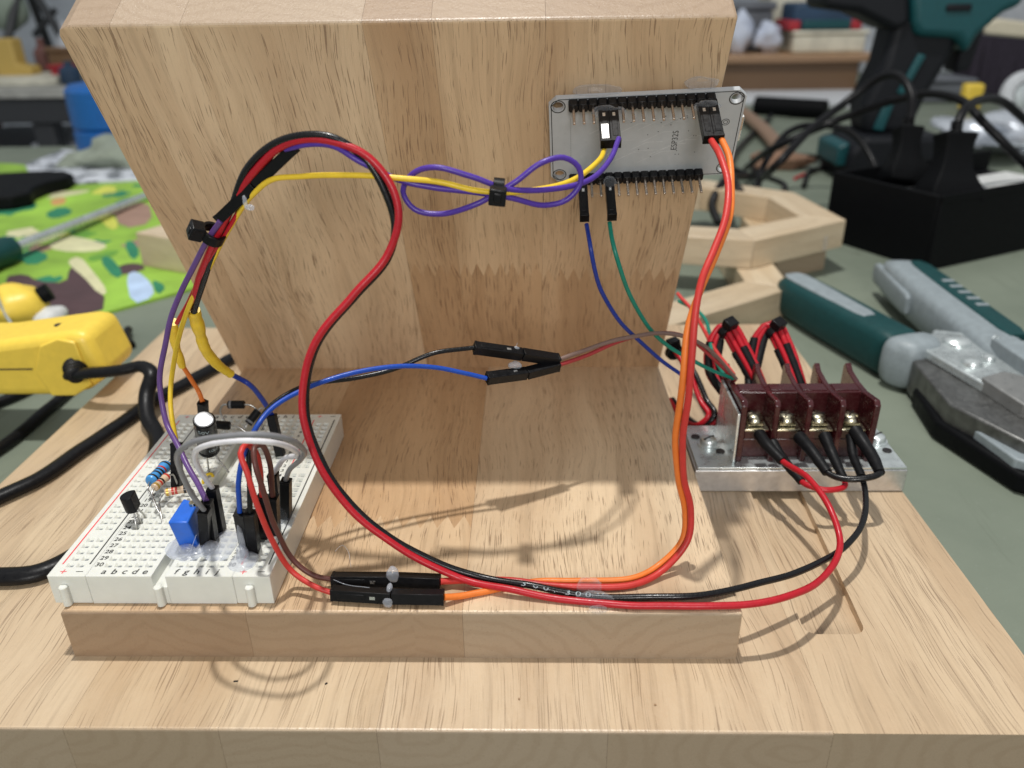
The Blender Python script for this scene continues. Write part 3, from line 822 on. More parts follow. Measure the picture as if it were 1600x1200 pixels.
    'shelf': [(-920.0, 1500.0, -15.3), (-761.7, 1500.0, -40.9), (-886.9, 1500.0, 53.6), (-894.7, 1500.0, -15.6), (-914.9, 1700.0, 129.3), (-921.5, 1700.0, -21.8), (-976.3, 1700.0, 105.7), (-990.8, 1700.0, 56.2)],
}

def make_wire(name, label, pts, r, mat, group=None, cat='wire', n=12, flat=1.0, step=1.1):
    # a hand-bent wire is never a perfect curve: faint kinks along its length, none at the ends
    q = smooth_path(pts, step)
    m_ = len(q) - 1
    sd_ = len(label) * 1.37
    p = [v_ + noise.noise_vector(Vector((i * step * 0.09, sd_, r))) * 0.32 * min(1.0, i / 6, (m_ - i) / 6) for i, v_ in enumerate(q)]
    rad = [r * (1 + 0.03 * noise.noise(Vector((i * 0.13, r * 9, 0)))) for i in range(len(p))]
    o = MB().tube(p, rad, n, flat=flat).build(name, mat, angle=60)
    return tag(o, label, cat, group)

def sleeve(parent, pts, r, mat='shrink', name='heat_shrink', wob=0.1):
    p = smooth_path(pts, 0.9)
    rad = [(r[0] + (r[1] - r[0]) * i / max(1, len(p) - 1) if isinstance(r, tuple) else r) * (1 + wob * noise.noise(Vector((i * 0.35, len(p), r[0] if isinstance(r, tuple) else r)))) for i in range(len(p))]
    return MB().tube(p, rad, 14).build(name, mat, parent, angle=60)

def housing(parent, a, b, hint=(0, -1, 0.3), w=2.5, window=0.62):
    """slim black crimp housing from a (wire end) to b, latch window near one end"""
    a, b = Vector(a), Vector(b)
    m4 = axis_matrix(a, b, hint)
    L = (b - a).length
    h = w / 2
    m = MB()
    m.prism([(-h, -h), (h, -h), (h, h), (-h, h)], 0, L, m4)
    # raised latch tongue and stepped collar on the window side
    m.box(-h * 0.55, h * 0.55, -h - 0.14, -h + 0.05, L * 0.12, L * (window - 0.05), m4)
    m.box(-h - 0.08, h + 0.08, -h - 0.06, h + 0.06, L * 0.0, L * 0.05, m4)
    o = m.build('connector_housing', 'housing', parent, bevel=0.16)
    c = MB().box(-h * 0.28, h * 0.28, -h - 0.04, -h + 0.02, L * (window + 0.04), L * (window + 0.13), m4)
    c.build('contact', 'contact', o, smooth=False)
    return o

RW = 0.64
# twin power wires
red = make_wire('power_wire', 'thick red wire looping from the terminal block up over the stand', WIRE['red_power'], 0.90, 'red')
sleeve(red, WIRE['red_power'][:3], (1.9, 1.5))
blk = make_wire('power_wire', 'thick black wire with pale print looping beside the red one', WIRE['black_power'], 0.88, 'black')
sleeve(blk, WIRE['black_power'][:3], (1.5, 1.25))
# pale lettering printed along the black wire where it lies on the plate
pp = smooth_path(WIRE['black_power'], 0.5)
lo = min(range(len(pp)), key=lambda i: (pp[i] - Vector((112.0, 8.0, 1.5))).length)
hi_ = min(range(len(pp)), key=lambda i: (pp[i] - Vector((133.5, 4.6, 1.3))).length)
if lo > hi_:
    lo, hi_ = hi_, lo
run = pp[lo:hi_][::-1]
txt = MB()
msg = '300/300V'
for i, ch in enumerate(msg):
    q = run[int((i + 0.5) / len(msg) * (len(run) - 1))]
    q2 = run[min(int((i + 0.5) / len(msg) * (len(run) - 1)) + 2, len(run) - 1)]
    t = (q2 - q).normalized()
    nrm = (CAM_POS * 0 + Vector((0, -0.55, 0.83)))
    nrm = (nrm - t * nrm.dot(t)).normalized()
    upc = nrm.cross(t)
    vs, fs = text_faces(ch, 1.9)
    vs2 = []
    for vx, vy, _ in vs:
        ang = vy / 0.9
        vs2.append(q + t * vx * 1.6 + nrm * (0.905 * math.cos(ang)) + upc * (0.905 * math.sin(ang)))
    txt.add(vs2, fs)
txt.build('printed_marking', 'ink_grey', blk, smooth=False)
make_wire('thin_wire', 'thin red wire tucked inside the tied bundle by the yellow sleeve', WIRE['red_thin'], 0.6, 'red')

# violet wire with its bow of spare length, yellow partner
vio = make_wire('jumper_wire', 'violet wire tied in a bow before the leaning board', WIRE['purple'], 0.66, 'purple')
yel = make_wire('jumper_wire', 'long yellow wire running from controller through both cable ties to breadboard', WIRE['yellow'], 0.66, 'yellow')
housing(yel, WIRE['yellow'][-1], WIRE['foot_yellow'][0])
mau = make_wire('jumper_wire', 'dull mauve wire curving outermost from the bundle down to the breadboard', WIRE['purple_dull'], 0.72, 'purple_dull')
housing(mau, WIRE['purple_dull'][-1], WIRE['foot_purple_dull'][0])
sk = WIRE['sock']
ax = (Vector(sk[0]) - Vector(sk[2])).normalized()
mid = Vector(sk[1]) + Vector((1.2, 1.6, -1.6))
housing(vio, mid - ax * 0.2 - ax * 14.0, mid - ax * 0.2, (0, -1, 0))
housing(mau, mid + ax * 0.2 + ax * 14.0, mid + ax * 0.2, (0, -1, 0))

# yellow heat-shrunk splices below the tie
sp1 = make_wire('spliced_wire', 'blue wire end spliced under a wrinkled yellow sleeve', WIRE['blue_short'], 0.8, 'navy')
sleeve(sp1, WIRE['yellow_sleeve_a'], (1.75, 1.35), 'yellow', wob=0.22)
housing(sp1, WIRE['blue_short'][-1], WIRE['foot_blue_short'][0])
sp2 = make_wire('spliced_wire', 'short orange wire end spliced under a narrow yellow sleeve', WIRE['orange_short'], 0.72, 'orange')
sleeve(sp2, WIRE['yellow_sleeve_b'], (1.3, 1.15), 'yellow', wob=0.15)
housing(sp2, WIRE['orange_short'][-1], WIRE['foot_orange_short'][0])

# short jumpers on the breadboard
gry = make_wire('jumper_wire', 'grey jumper wire arching over the breadboard', WIRE['gray'], 0.66, 'gray')
housing(gry, WIRE['gray'][0], WIRE['foot_gray'][0])
housing(gry, WIRE['gray'][-1], WIRE['foot_gray_end'][0])
wht = make_wire('jumper_wire', 'white jumper wire arching under the grey one on the breadboard', WIRE['white'], 0.66, 'white')
housing(wht, WIRE['white'][0], WIRE['foot_white'][0])
housing(wht, WIRE['white'][-1], WIRE['foot_white_end'][0])

# leads that float across the middle and meet their partners end to end
JB = [Vector(p) for p in WIRE['joint_b']]
blu = make_wire('jumper_wire', 'bright blue lead from breadboard to the floating joint above the plate', WIRE['blue_lead'], RW, 'blue')
bla = make_wire('jumper_wire', 'thin black lead from breadboard to the floating joint above the plate', WIRE['black_lead'], 0.66, 'black')
housing(blu, WIRE['blue_lead'][0], WIRE['foot_blue_lead'][0])
housing(bla, WIRE['black_lead'][0], WIRE['foot_black_lead'][0])
tau = make_wire('jumper_wire', 'taupe lead from the floating joint to the terminal block', WIRE['brown_lead'], RW, 'taupe')
rdl = make_wire('jumper_wire', 'dull red lead paired with the taupe one towards the terminal block', WIRE['red_lead'], 0.6, 'red_dull')
housing(bla, WIRE['black_lead'][-1], JB[0] - Vector((0.1, 0, 0)), (0, 0.4, -1), 2.7)
housing(tau, WIRE['brown_lead'][0], JB[0] + Vector((0.1, 0, 0)), (0, -0.4, 1), 2.7)
housing(blu, WIRE['blue_lead'][-1], JB[1] - Vector((0.1, 0, 0)), (0, 0.4, -1), 2.7)
housing(rdl, WIRE['red_lead'][0], JB[1] + Vector((0.1, 0, 0)), (0, -0.4, 1), 2.7)

# leads joined on the front edge of the plate
JA = [Vector(p) for p in WIRE['joint_a']]
rlo = make_wire('jumper_wire', 'red lead dropping from breadboard to the joint on the plate edge', WIRE['red_low'], 0.7, 'red_soft')
bro = make_wire('jumper_wire', 'dark brown lead dropping beside the red one to the plate edge', WIRE['brown_low'], 0.68, 'brown')
housing(rlo, WIRE['red_low'][-1], WIRE['foot_red_low'][0])
housing(bro, WIRE['brown_low'][-1], WIRE['foot_brown_low'][0])
rrb = make_wire('ribbon_wire', 'soft red ribbon wire drooping from the controller to the plate edge', WIRE['red_ribbon'], 0.84, 'red_soft')
orb = make_wire('ribbon_wire', 'orange ribbon wire drooping beside the red one from the controller', WIRE['orange_ribbon'], 0.82, 'orange')
housing(bro, WIRE['brown_low'][0], JA[0] - Vector((0.1, 0, 0)), (0, 1, -0.2), 2.9)
housing(rrb, WIRE['red_ribbon'][-1], JA[0] + Vector((0.1, 0, 0)), (0, -1, 0.2), 2.9)
housing(rlo, WIRE['red_low'][0], JA[1] - Vector((0.1, 0, 0)), (0, 1, -0.2), 2.9)
housing(orb, WIRE['orange_ribbon'][-1], JA[1] + Vector((0.1, 0, 0)), (0, -1, 0.2), 2.9)

nav = make_wire('jumper_wire', 'navy wire hanging from the controller past the leaning board', WIRE['blue_down'], RW, 'navy')
grn = make_wire('jumper_wire', 'dark green wire hanging from the controller to the terminal block', WIRE['green_down'], RW, 'green')

# ------------------------------------------------------------------ cable ties
def cable_tie(loc, axis, rx, ry, label, head_dir, tail=3.0):
    """strap round the bundle plus its square ratchet head and cut tail"""
    m4 = axis_matrix(loc, Vector(loc) + Vector(axis), head_dir)
    root = tag(empty('cable_tie', M4=m4), label, 'cable tie', None)
    b = MB()
    n = 24
    ring = [(rx * math.cos(2 * math.pi * k / n), ry * math.sin(2 * math.pi * k / n)) for k in range(n)]
    inner = [(x * 0.74, y * 0.74) for x, y in ring][::-1]
    b.prism(ring, -1.25, 1.25, None, 0, [inner])
    b.build('strap', 'tie', root, bevel=0.2)
    hd = MB()
    hd.box(-1.9, 1.9, ry - 0.6, ry + 2.6, -1.9, 1.9)
    hd.box(-1.1, 1.1, ry + 2.3, ry + 2.9, -0.9, 0.9)
    h = hd.build('head', 'tie', root, bevel=0.45, seg=3)
    MB().box(-0.9, -0.9 + tail * 0.0 + 0.9, ry - 0.4, ry + 0.6 + tail, -1.0, 1.0).build('tail', 'tie', h, bevel=0.1)
    return root
tl = Vector(WIRE['tie_left'][0])
bd = (Vector(WIRE['red_power'][-3]) - Vector(WIRE['red_power'][-4]))
cable_tie(tl + Vector((1.0, 0, 0)), bd, 3.4, 3.0, 'black cable tie gripping the wire bundle beside the leaning board', (-1, -0.35, -0.2), 2.0)
tb = Vector(WIRE['tie_bow'][0])
cable_tie(tb + Vector((0, 1.0, 0)), (1, 0, -0.12), 2.9, 2.7, 'black cable tie cinching the middle of the violet bow', (0, -1, -0.1), 0.0)

# ------------------------------------------------------------------ controller board glued to the leaning board
rho = 0.043
ux, uu, un = Vector((1, 0, 0)), Vector((0, math.sin(LEAN), math.cos(LEAN))), Vector((0, -math.cos(LEAN), math.sin(LEAN)))
ex = ux * math.cos(rho) + uu * math.sin(rho)
ey = -ux * math.sin(rho) + uu * math.cos(rho)
em = Matrix((ex, ey, un)).transposed().to_4x4()
em.translation = Vector((146.3, 79.2, 97.4))
E0 = em.copy()
ctl = tag(empty('controller_board', M4=em), 'white microcontroller board glued face down on the leaning board', 'circuit board')
hw, hh, c = 25.75, 14.15, 2.0
outl = [(-hw + c, -hh), (hw - c, -hh), (hw, -hh + c), (hw, hh - c), (hw - c, hh), (-hw + c, hh), (-hw, hh - c), (-hw, -hh + c)]
hc = [(-hw + 2.45, hh - 2.5), (hw - 2.45, hh - 2.5), (-hw + 2.45, -hh + 2.5), (hw - 2.45, -hh + 2.5)]
pcb = MB().prism(outl, -1.5, 0, None, 0, [circle(x, y, 1.5, 20, True) for x, y in hc]).build('board', 'pcb', ctl, angle=30)
ln = MB()
def flat_line(b, x0, y0, x1, y1, w, z=0.03):
    d = Vector((x1 - x0, y1 - y0, 0)).normalized() * (w / 2)
    nx, ny = -d.y, d.x
    b.add([(x0 + nx, y0 + ny, z), (x0 - nx, y0 - ny, z), (x1 - nx, y1 - ny, z), (x1 + nx, y1 + ny, z)], [(0, 1, 2, 3)])
for i in range(8):
    p, q = outl[i], outl[(i + 1) % 8]
    s_ = 0.975
    flat_line(ln, p[0] * s_, p[1] * s_, q[0] * s_, q[1] * s_, 0.22)
for x, y in hc:
    for k in range(20):
        a0, a1 = 2 * math.pi * k / 20, 2 * math.pi * (k + 1) / 20
        ln.add([(x + 1.72 * math.cos(a0), y + 1.72 * math.sin(a0), 0.03), (x + 2.02 * math.cos(a0), y + 2.02 * math.sin(a0), 0.03),
                (x + 2.02 * math.cos(a1), y + 2.02 * math.sin(a1), 0.03), (x + 1.72 * math.cos(a1), y + 1.72 * math.sin(a1), 0.03)], [(0, 1, 2, 3)])
for (x, y, r_) in ((21.5, 4.2, 1.1), (21.2, -2.2, 1.1)):
    for k in range(20):
        a0, a1 = 2 * math.pi * k / 20, 2 * math.pi * (k + 1) / 20
        for ra_, rb_ in ((0.45, 0.62), (0.9, 1.1)):
            ln.add([(x + ra_ * math.cos(a0), y + ra_ * math.sin(a0), 0.03), (x + rb_ * math.cos(a0), y + rb_ * math.sin(a0), 0.03),
                    (x + rb_ * math.cos(a1), y + rb_ * math.sin(a1), 0.03), (x + ra_ * math.cos(a1), y + ra_ * math.sin(a1), 0.03)], [(0, 1, 2, 3)])
for i in range(24):
    ln.add([(-20.0 + 0.12 * math.cos(t), 7.5 - i * 0.62 + 0.12 * math.sin(t), 0.03) for t in (0, 1.57, 3.14, 4.71)], [(0, 1, 2, 3)])
rg = random.Random(3)
for i in range(20):
    x, y = rg.uniform(-4, 17), rg.uniform(-7, 8)
    ln.add([(x + 0.16 * math.cos(t), y + 0.16 * math.sin(t), 0.03) for t in [k * 1.047 for k in range(6)]], [tuple(range(6))])
vs, fs = text_faces('ESP32S', 2.3)
ln.add([(-y + 8.6, x - 1.2, 0.035) for x, y, _ in vs], fs)
ln.build('printed_marking', 'ink', pcb, smooth=False)
tc2 = MB()
for i in range(16):
    x0, y0 = rg.uniform(-16, 8), rg.uniform(-9, 4)
    L_ = rg.uniform(3, 8)
    for a, b in (((x0, y0), (x0 + L_, y0 + L_ * 0.55)), ((x0 + L_, y0 + L_ * 0.55), (x0 + L_ + rg.uniform(2, 6), y0 + L_ * 0.55))):
        flat_line(tc2, a[0], a[1], b[0], b[1], 0.18, 0.015)
tc2.build('copper_trace', 'pcb_trace', pcb, smooth=False)
PX0 = -19.3
def pinpos(i, row):
    return (PX0 + i * 2.54, 12.7 * row)
for row in (1, -1):
    b = MB()
    for i in range(15):
        x, y = pinpos(i, row)
        w = 1.2
        cc = 0.35
        b.prism([(x - w + cc, y - w), (x + w - cc, y - w), (x + w, y - w + cc), (x + w, y + w - cc), (x + w - cc, y + w), (x - w + cc, y + w), (x - w, y + w - cc), (x - w, y - w + cc)], 0.02, 2.5)
        b.box(x - 1.27, x + 1.27, y - 0.8, y + 0.8, 0.02, 2.4)
    hd = b.build('pin_header', 'housing', ctl, bevel=0.1)
    for i in range(15):
        x, y = pinpos(i, row)
        MB().box(x - 0.34, x + 0.34, y - 0.34, y + 0.34, 2.45, 8.6).build('pin', 'pin', hd, bevel=0.12)
MB().box(-24.5, -1.0, -9.0, 9.0, -3.3, -1.52).build('radio_module', 'zinc', ctl, bevel=0.2)
MB().box(20.6, 26.9, -3.8, 3.8, -4.0, -1.55).build('usb_socket', 'zinc', ctl, bevel=0.3)
MB().box(25.6, 26.4, 1.0, 5.4, -1.2, -0.2).build('edge_component', 'lead', ctl, bevel=0.1)
def epoint(x, y, z):
    return E0 @ Vector((x, y, z))
def ehouse(w, i, row, wlen=14.0, lean=(0, 0)):
    x, y = pinpos(i, row)
    housing(w, epoint(x + lean[0], y + lean[1], 3.0 + wlen), epoint(x, y, 2.7), tuple(-ey), 2.5)
ehouse(yel, 3, 1)
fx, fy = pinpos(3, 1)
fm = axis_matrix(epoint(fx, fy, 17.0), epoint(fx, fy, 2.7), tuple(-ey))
MB().box(-0.9, 0.9, -1.40, -1.30, 0.8, 6.2, fm).build('glint_plate', 'alu', yel, bevel=0.03)  # pale plate added in place of the lamp's reflection on this housing
ehouse(vio, 4, 1)
ehouse(rrb, 13, 1)
ehouse(orb, 14, 1)
ehouse(nav, 1, -1)
ehouse(grn, 4, -1)
def ewire_tip(i, row):
    x, y = pinpos(i, row)
    return epoint(x, y, 17.0)

# ------------------------------------------------------------------ terminal block on its aluminium bar
tag(MB().box(168.2, 236.5, 73.6, 102.5, ZB + 0.03, -6.4).build('aluminium_bar', 'alu', bevel=0.3), 'brushed aluminium bar lying on the base board under the terminal block', 'bar')
tbk = tag(empty('terminal_block', (203, 90, -6.4)), 'maroon four-way screw terminal block on a bent zinc bracket', 'terminal block')
tbk.location = (0, 0, 0)
zp = MB()
zp.prism([(169.0, 74.0), (236.2, 74.0), (236.2, 102.0), (169.0, 102.0)], -6.38, -5.5)
zp.build('bracket', 'zinc', tbk, bevel=0.15)
MB().box(180.6, 181.5, 76.5, 101.5, -5.5, 12.8).build('bracket_side', 'zinc', tbk, bevel=0.2)
body = MB()
body.box(182.2, 225.6, 80.5, 103.5, -5.5, 1.5)
body.box(182.4, 225.4, 88.8, 95.2, 1.4, 14.4)
body.build('body', 'maroon', tbk, bevel=0.4)
yz = Matrix(((0, 0, 1, 0), (1, 0, 0, 0), (0, 1, 0, 0), (0, 0, 0, 1)))
prof = [(77.5, -5.5), (106.6, -5.5), (106.6, 15.8), (105.2, 17.4), (102.6, 15.6), (95.6, 14.7), (88.6, 14.7), (79.0, 16.4), (77.5, 15.0)]
bar_x = [182.9, 193.3, 203.6, 213.9, 224.6]
for i, x in enumerate(bar_x):
    t = 1.0 if i in (0, 4) else 0.9
    MB().prism(prof, x - t, x + t, yz).build('barrier', 'maroon', tbk, bevel=0.35)
for i in range(4):
    x = (bar_x[i] + bar_x[i + 1]) / 2
    MB().box(x - 4.0, x + 4.0, 89.6, 94.4, 14.35, 14.75).build('marking_strip', 'maroon', tbk, bevel=0.1)
    for side, y in ((0, 83.6), (1, 99.6)):
        MB().box(x - 4.0, x + 4.0, y - 4.2, y + 4.4, 4.7, 5.5).build('contact_bar', 'brass', tbk, bevel=0.2)
        MB().box(x - 3.4, x + 3.4, y - 3.2 + side * 1.2, y + 2.0 + side * 1.2, 1.5, 4.68).build('pedestal', 'maroon', tbk, bevel=0.2)
        s = MB()
        m4 = Matrix.Translation((x, y, 5.0)) @ Matrix.Rotation(0.4 + i * 0.7, 4, 'Z')
        s.lathe([(3.5, 0.9), (3.5, 1.7)], 4, Matrix.Translation((x, y, 5.0)) @ Matrix.Rotation(math.pi / 4, 4, 'Z'))
        s.lathe([(2.9, 1.7), (3.05, 2.2), (2.8, 3.1), (2.2, 3.8), (1.2, 4.2)], 20, m4)
        s.box(-2.2, 2.2, -0.28, 0.28, 3.7, 4.25, m4)
        sc = s.build('terminal_screw', 'brass', tbk, angle=30)
        MB().box(-2.1, 2.1, -0.2, 0.2, 4.0, 4.35, m4 @ Matrix.Rotation(1.57, 4, 'Z')).build('slot', 'band_black', sc, smooth=False)
for x, y in ((175.3, 88.5), (232.6, 90.5)):
    s = MB()
    m4 = Matrix.Translation((x, y, -5.5)) @ Matrix.Rotation(0.6, 4, 'Z')
    s.lathe([(3.6, 0.0), (3.6, 0.6), (2.9, 0.62), (2.9, 1.6), (2.5, 2.4), (1.4, 3.0)], 24, m4)
    sc = s.build('mounting_screw', 'zinc', tbk, angle=30)
    MB().box(-2.2, 2.2, -0.3, 0.3, 2.5, 3.05, m4).build('slot', 'band_black', sc, smooth=False)
for x, y in ((171.9, 93.8), (178.4, 84.0), (233.8, 84.3)):
    MB().lathe([(1.5, 0.0), (1.5, 0.35)], 18, Matrix.Translation((x, y, -5.5))).build('bracket_hole', 'band_black', tbk)

rj = make_wire('jumper_link', 'short red jumper link between two terminals of the block', WIRE['red_jumper'], 0.9, 'red')
sleeve(rj, WIRE['red_jumper'][:3], (1.6, 1.3))
sleeve(rj, WIRE['red_jumper'][-3:], (1.3, 2.0))
bj = make_wire('jumper_link', 'short black jumper link between two terminals of the block', WIRE['black_jumper'], 1.0, 'black')
sleeve(bj, WIRE['black_jumper'][:3], (2.1, 1.55))
sleeve(bj, WIRE['black_jumper'][-3:], (1.6, 2.2))
make_wire('thin_wire', 'thin teal wire rising behind the terminal block', WIRE['teal_far'], 0.7, 'green')
make_wire('thin_wire', 'thin soft red wire rising behind the terminal block', WIRE['red_far'], 0.7, 'red_soft')
make_wire('thin_wire', 'short navy wire end standing beside the stand edge', WIRE['blue_far'], 0.7, 'navy')

def wire_bundle(label, centre, strands, tie_at, tie_axis, sleeves=True):
    root = tag(empty('folded_wire_bundle', centre[0]), label, 'wire bundle')
    root.location = (0, 0, 0)
    for k, (dx, dy, dz, mat) in enumerate(strands):
        p = [Vector(q) + Vector((dx, dy, dz)) * (0.4 + 0.6 * math.sin(math.pi * i / (len(centre) - 1))) for i, q in enumerate(centre)]
        st = MB().tube(smooth_path(p, 1.4), 1.0, 10).build('strand', mat, root, angle=60)
        if sleeves:
            sleeve(st, p[:3] if k % 2 else p[-3:], 1.5)
    m4 = axis_matrix(tie_at, Vector(tie_at) + Vector(tie_axis), (-0.3, 0.2, 1))
    b = MB()
    n = 20
    ring = [(3.6 * math.cos(2 * math.pi * k / n), 2.9 * math.sin(2 * math.pi * k / n)) for k in range(n)]
    b.prism(ring, -1.3, 1.3, m4)
    b.box(-2.2, 2.2, 2.2, 5.4, -2.0, 2.0, m4)
    b.build('tie', 'tie', root, bevel=0.3)
    return root
four = [(-1.7, 0, 0.8, 'red'), (0.4, 0.3, 1.5, 'red'), (1.7, 0, -0.2, 'black'), (-0.3, -0.6, -1.0, 'black'), (2.4, 1.0, 1.2, 'red'), (-2.2, 1.0, -0.9, 'red')]
wire_bundle('red and black wires folded and tied behind the third and fourth terminals', [(209.5, 100, 6), (208, 106, 11), (205, 114, 19), (201.5, 121, 24.5), (197, 119, 20), (194, 112, 12), (192, 104, 7)], four, (202.5, 120, 23.0), (-0.55, 0.7, 0.4))
wire_bundle('red and black wires folded and tied behind the first terminal, next to the bracket', [(196.5, 101, 6), (194, 107, 11), (190, 114, 18), (185, 120, 24.5), (181, 118, 19), (180, 112, 11), (183, 105, 6)], four, (185.5, 119.5, 23.5), (-0.5, 0.7, 0.4))
wire_bundle('tangle of red and black wires lying between stand and bracket', [(168.5, 136, 10), (171, 128, 10), (175, 119, 5), (178, 110, -1.5), (180, 104.5, -4), (176, 106, -9), (172, 115, -10), (169, 126, -8)], [(-1.5, 0.5, 1.2, 'red'), (0.6, 0, 1.8, 'black'), (1.6, 0.5, -0.4, 'red'), (-0.6, 1.0, -0.8, 'taupe')], (169.5, 131, 10.3), (0.3, -0.9, 0), False)

# ------------------------------------------------------------------ parts plugged into the breadboard
def lead(parent, pts, r=0.28):
    return MB().tube(smooth_path(pts, 0.8), r, 8).build('lead', 'lead', parent, angle=60)

# transistor
tr = tag(empty('transistor'), 'small black half-round transistor standing on three legs in the breadboard', 'transistor')
ba = BX
A = Vector((BX + 13.28, BY + row_y(23), BZ))
tm = Matrix.Translation(A + Vector((-0.6, 0, 4.2))) @ Matrix.Rotation(math.radians(-8), 4, 'Y') @ Matrix.Rotation(math.radians(12), 4, 'Z')
dsh = [(1.25 if abs(t) > 1.0 else 2.3 * math.cos(t) * 0 + 1.25, 0) for t in (0,)]
arc = [(-2.3 * math.cos(t) * 1.0, -2.3 * math.sin(t)) for t in [math.radians(a) for a in range(-122, 123, 14)]]
MB().prism(arc, 0, 4.6, tm).build('case', 'epoxy_black', tr, bevel=0.2)
for k, n in ((-1, 24), (0, 23), (1, 22)):
    lead(tr, [tm @ Vector((0.1, k * 1.2, 0.2)), A + Vector((-0.2, k * 1.7, 2.2)), A + Vector((0, k * 2.54, 0.6)), A + Vector((0, k * 2.54, -1.5))], 0.25)

def resistor(label, a, b, r, L, mat, bands, legs):
    a, b = Vector(a), Vector(b)
    root = tag(empty('resistor'), label, 'resistor')
    m4 = axis_matrix((a + b) / 2 - (b - a).normalized() * L / 2, b)
    prof = [(0.3, 0), (r * 0.85, 0.25), (r, 0.8), (r, L * 0.2), (r * 0.88, L * 0.27), (r * 0.88, L * 0.73), (r, L * 0.8), (r, L - 0.8), (r * 0.85, L - 0.25), (0.3, L)]
    bd_ = MB().lathe(prof, 18, m4).build('body', mat, root, angle=50)
    for f, bm in bands:
        rr = r * (1.015 if (f < 0.24 or f > 0.78) else 0.9)
        MB().lathe([(rr, f * L - 0.32), (rr, f * L + 0.32)], 18, m4).build('colour_band', bm, bd_)
    for pts in legs:
        lead(root, pts)
    return root
rb = [Vector(p) for p in WIRE['res_blue']]
resistor('fat blue resistor with dark bands leaning over the breadboard rows', rb[0], rb[1], 1.75, 9.2, 'blue_res',
         [(0.14, 'band_black'), (0.36, 'band_black'), (0.5, 'band_black'), (0.64, 'band_red'), (0.86, 'band_black')],
         [[rb[0] + Vector((0, 1.3, 0)), rb[0] + Vector((0.6, -1.4, -0.6)), rb[0] + Vector((1.8, -2.0, -3.5)), rb[0] + Vector((2.2, -2.4, -7))],
          [rb[1] + Vector((0, -1.3, 0)), rb[1] + Vector((0.2, 1.2, -0.7)), rb[1] + Vector((0.4, 1.8, -3)), rb[1] + Vector((0.4, 1.9, -7))]])
ra = [Vector(p) for p in WIRE['res_a']]
resistor('beige banded resistor lying against the fat blue one', ra[0], ra[1], 1.15, 6.4, 'beige_res',
         [(0.14, 'band_gold'), (0.38, 'band_red'), (0.52, 'band_black'), (0.86, 'band_red')],
         [[ra[0] + Vector((0.1, 0.5, 0)), ra[0] + Vector((0.2, -1.4, -0.5)), ra[0] + Vector((1.4, -3.0, -3)), ra[0] + Vector((2.9, -4.2, -6.4))],
          [ra[1] + Vector((0, -0.5, 0)), ra[1] + Vector((0.6, 1.0, -0.4)), ra[1] + Vector((1.0, 1.4, -3)), ra[1] + Vector((1.1, 1.5, -7))]])
rc = [Vector(p) for p in WIRE['res_b']]
resistor('beige resistor with red band standing apart by the black housing', rc[0], rc[1], 1.15, 6.2, 'beige_res',
         [(0.14, 'band_gold'), (0.36, 'band_red'), (0.5, 'band_red'), (0.86, 'band_black')],
         [[rc[0] + Vector((0.6, 0.2, 0)), rc[0] + Vector((-1.4, -0.4, -0.2)), rc[0] + Vector((-2.0, -1.5, -2.0)), rc[0] + Vector((-0.2, -5.5, -2.4)), rc[0] + Vector((1.6, -9.0, -4.6))],
          [rc[1] + Vector((-0.6, -0.2, 0)), rc[1] + Vector((1.6, 0.4, -0.4)), rc[1] + Vector((2.0, 0.5, -3.6))]])

# electrolytic capacitor
cp = [Vector(p) for p in WIRE['cap']]
ca = tag(empty('capacitor'), 'black cylindrical capacitor with silver top standing over the breadboard', 'capacitor')
m4 = axis_matrix(cp[0], cp[1])
CL = (cp[1] - cp[0]).length
sl = MB().lathe([(2.6, 0), (3.0, 0.35), (3.0, 1.3), (2.8, 1.6), (3.0, 1.9), (3.0, CL - 0.4), (2.7, CL)], 28, m4).build('sleeve', 'cap_sleeve', ca)
MB().lathe([(2.5, CL - 0.1), (2.5, CL + 0.12), (2.3, CL + 0.16)], 24, m4).build('top', 'cap_top', ca)
prt = MB()
for s, ang, z, sz in (('50V', -1.9, CL - 2.6, 2.0), ('10uF', -1.2, 3.4, 1.7)):
    vs, fs = text_faces(s, sz)
    pts = []
    for x, y, _ in vs:
        t = ang + x / 3.03
        pts.append((3.03 * math.cos(t), 3.03 * math.sin(t), z + y))
    prt.add(pts, fs, m4)
prt.build('printed_marking', 'ink_grey', sl, smooth=False)
lead(ca, [cp[0] + Vector((-0.9, 0, 0.3)), cp[0] + Vector((-1.0, -0.2, -3)), cp[0] + Vector((-1.5, -0.1, -8.3))])
lead(ca, [cp[0] + Vector((0.9, 0, 0.3)), cp[0] + Vector((1.6, 0, -2)), cp[0] + Vector((5.0, -0.2, -8.3))])

def diode(label, a, b, legs, gr):
    a, b = Vector(a), Vector(b)
    root = tag(empty('diode'), label, 'diode', gr)
    L = 5.2
    m4 = axis_matrix((a + b) / 2 - (b - a).normalized() * L / 2, b)
    bd_ = MB().lathe([(1.1, 0), (1.32, 0.2), (1.32, L - 0.2), (1.1, L)], 18, m4).build('body', 'epoxy_black', root)
    MB().lathe([(1.34, 0.55), (1.34, 1.25)], 18, m4).build('cathode_band', 'gray', bd_)
    for pts in legs:
        lead(root, pts, 0.33)
    return root
d = [Vector(p) for p in WIRE['diode_a']]
diode('black diode arched highest over the back rows of the breadboard', d[0], d[1],
      [[d[0] + Vector((0.6, 0, 0)), d[0] + Vector((-1.2, 0, -0.1)), d[0] + Vector((-2.6, 0, -2.6)), d[0] + Vector((-1.6, -0.5, -5.5)), d[0] + Vector((-1.6, -0.5, -9.5))],
       [d[1] + Vector((-0.6, 0, 0)), d[1] + Vector((1.6, 0, -0.2)), d[1] + Vector((3.6, 0, -2.4)), d[1] + Vector((4.2, 0, -9.5))]], None)
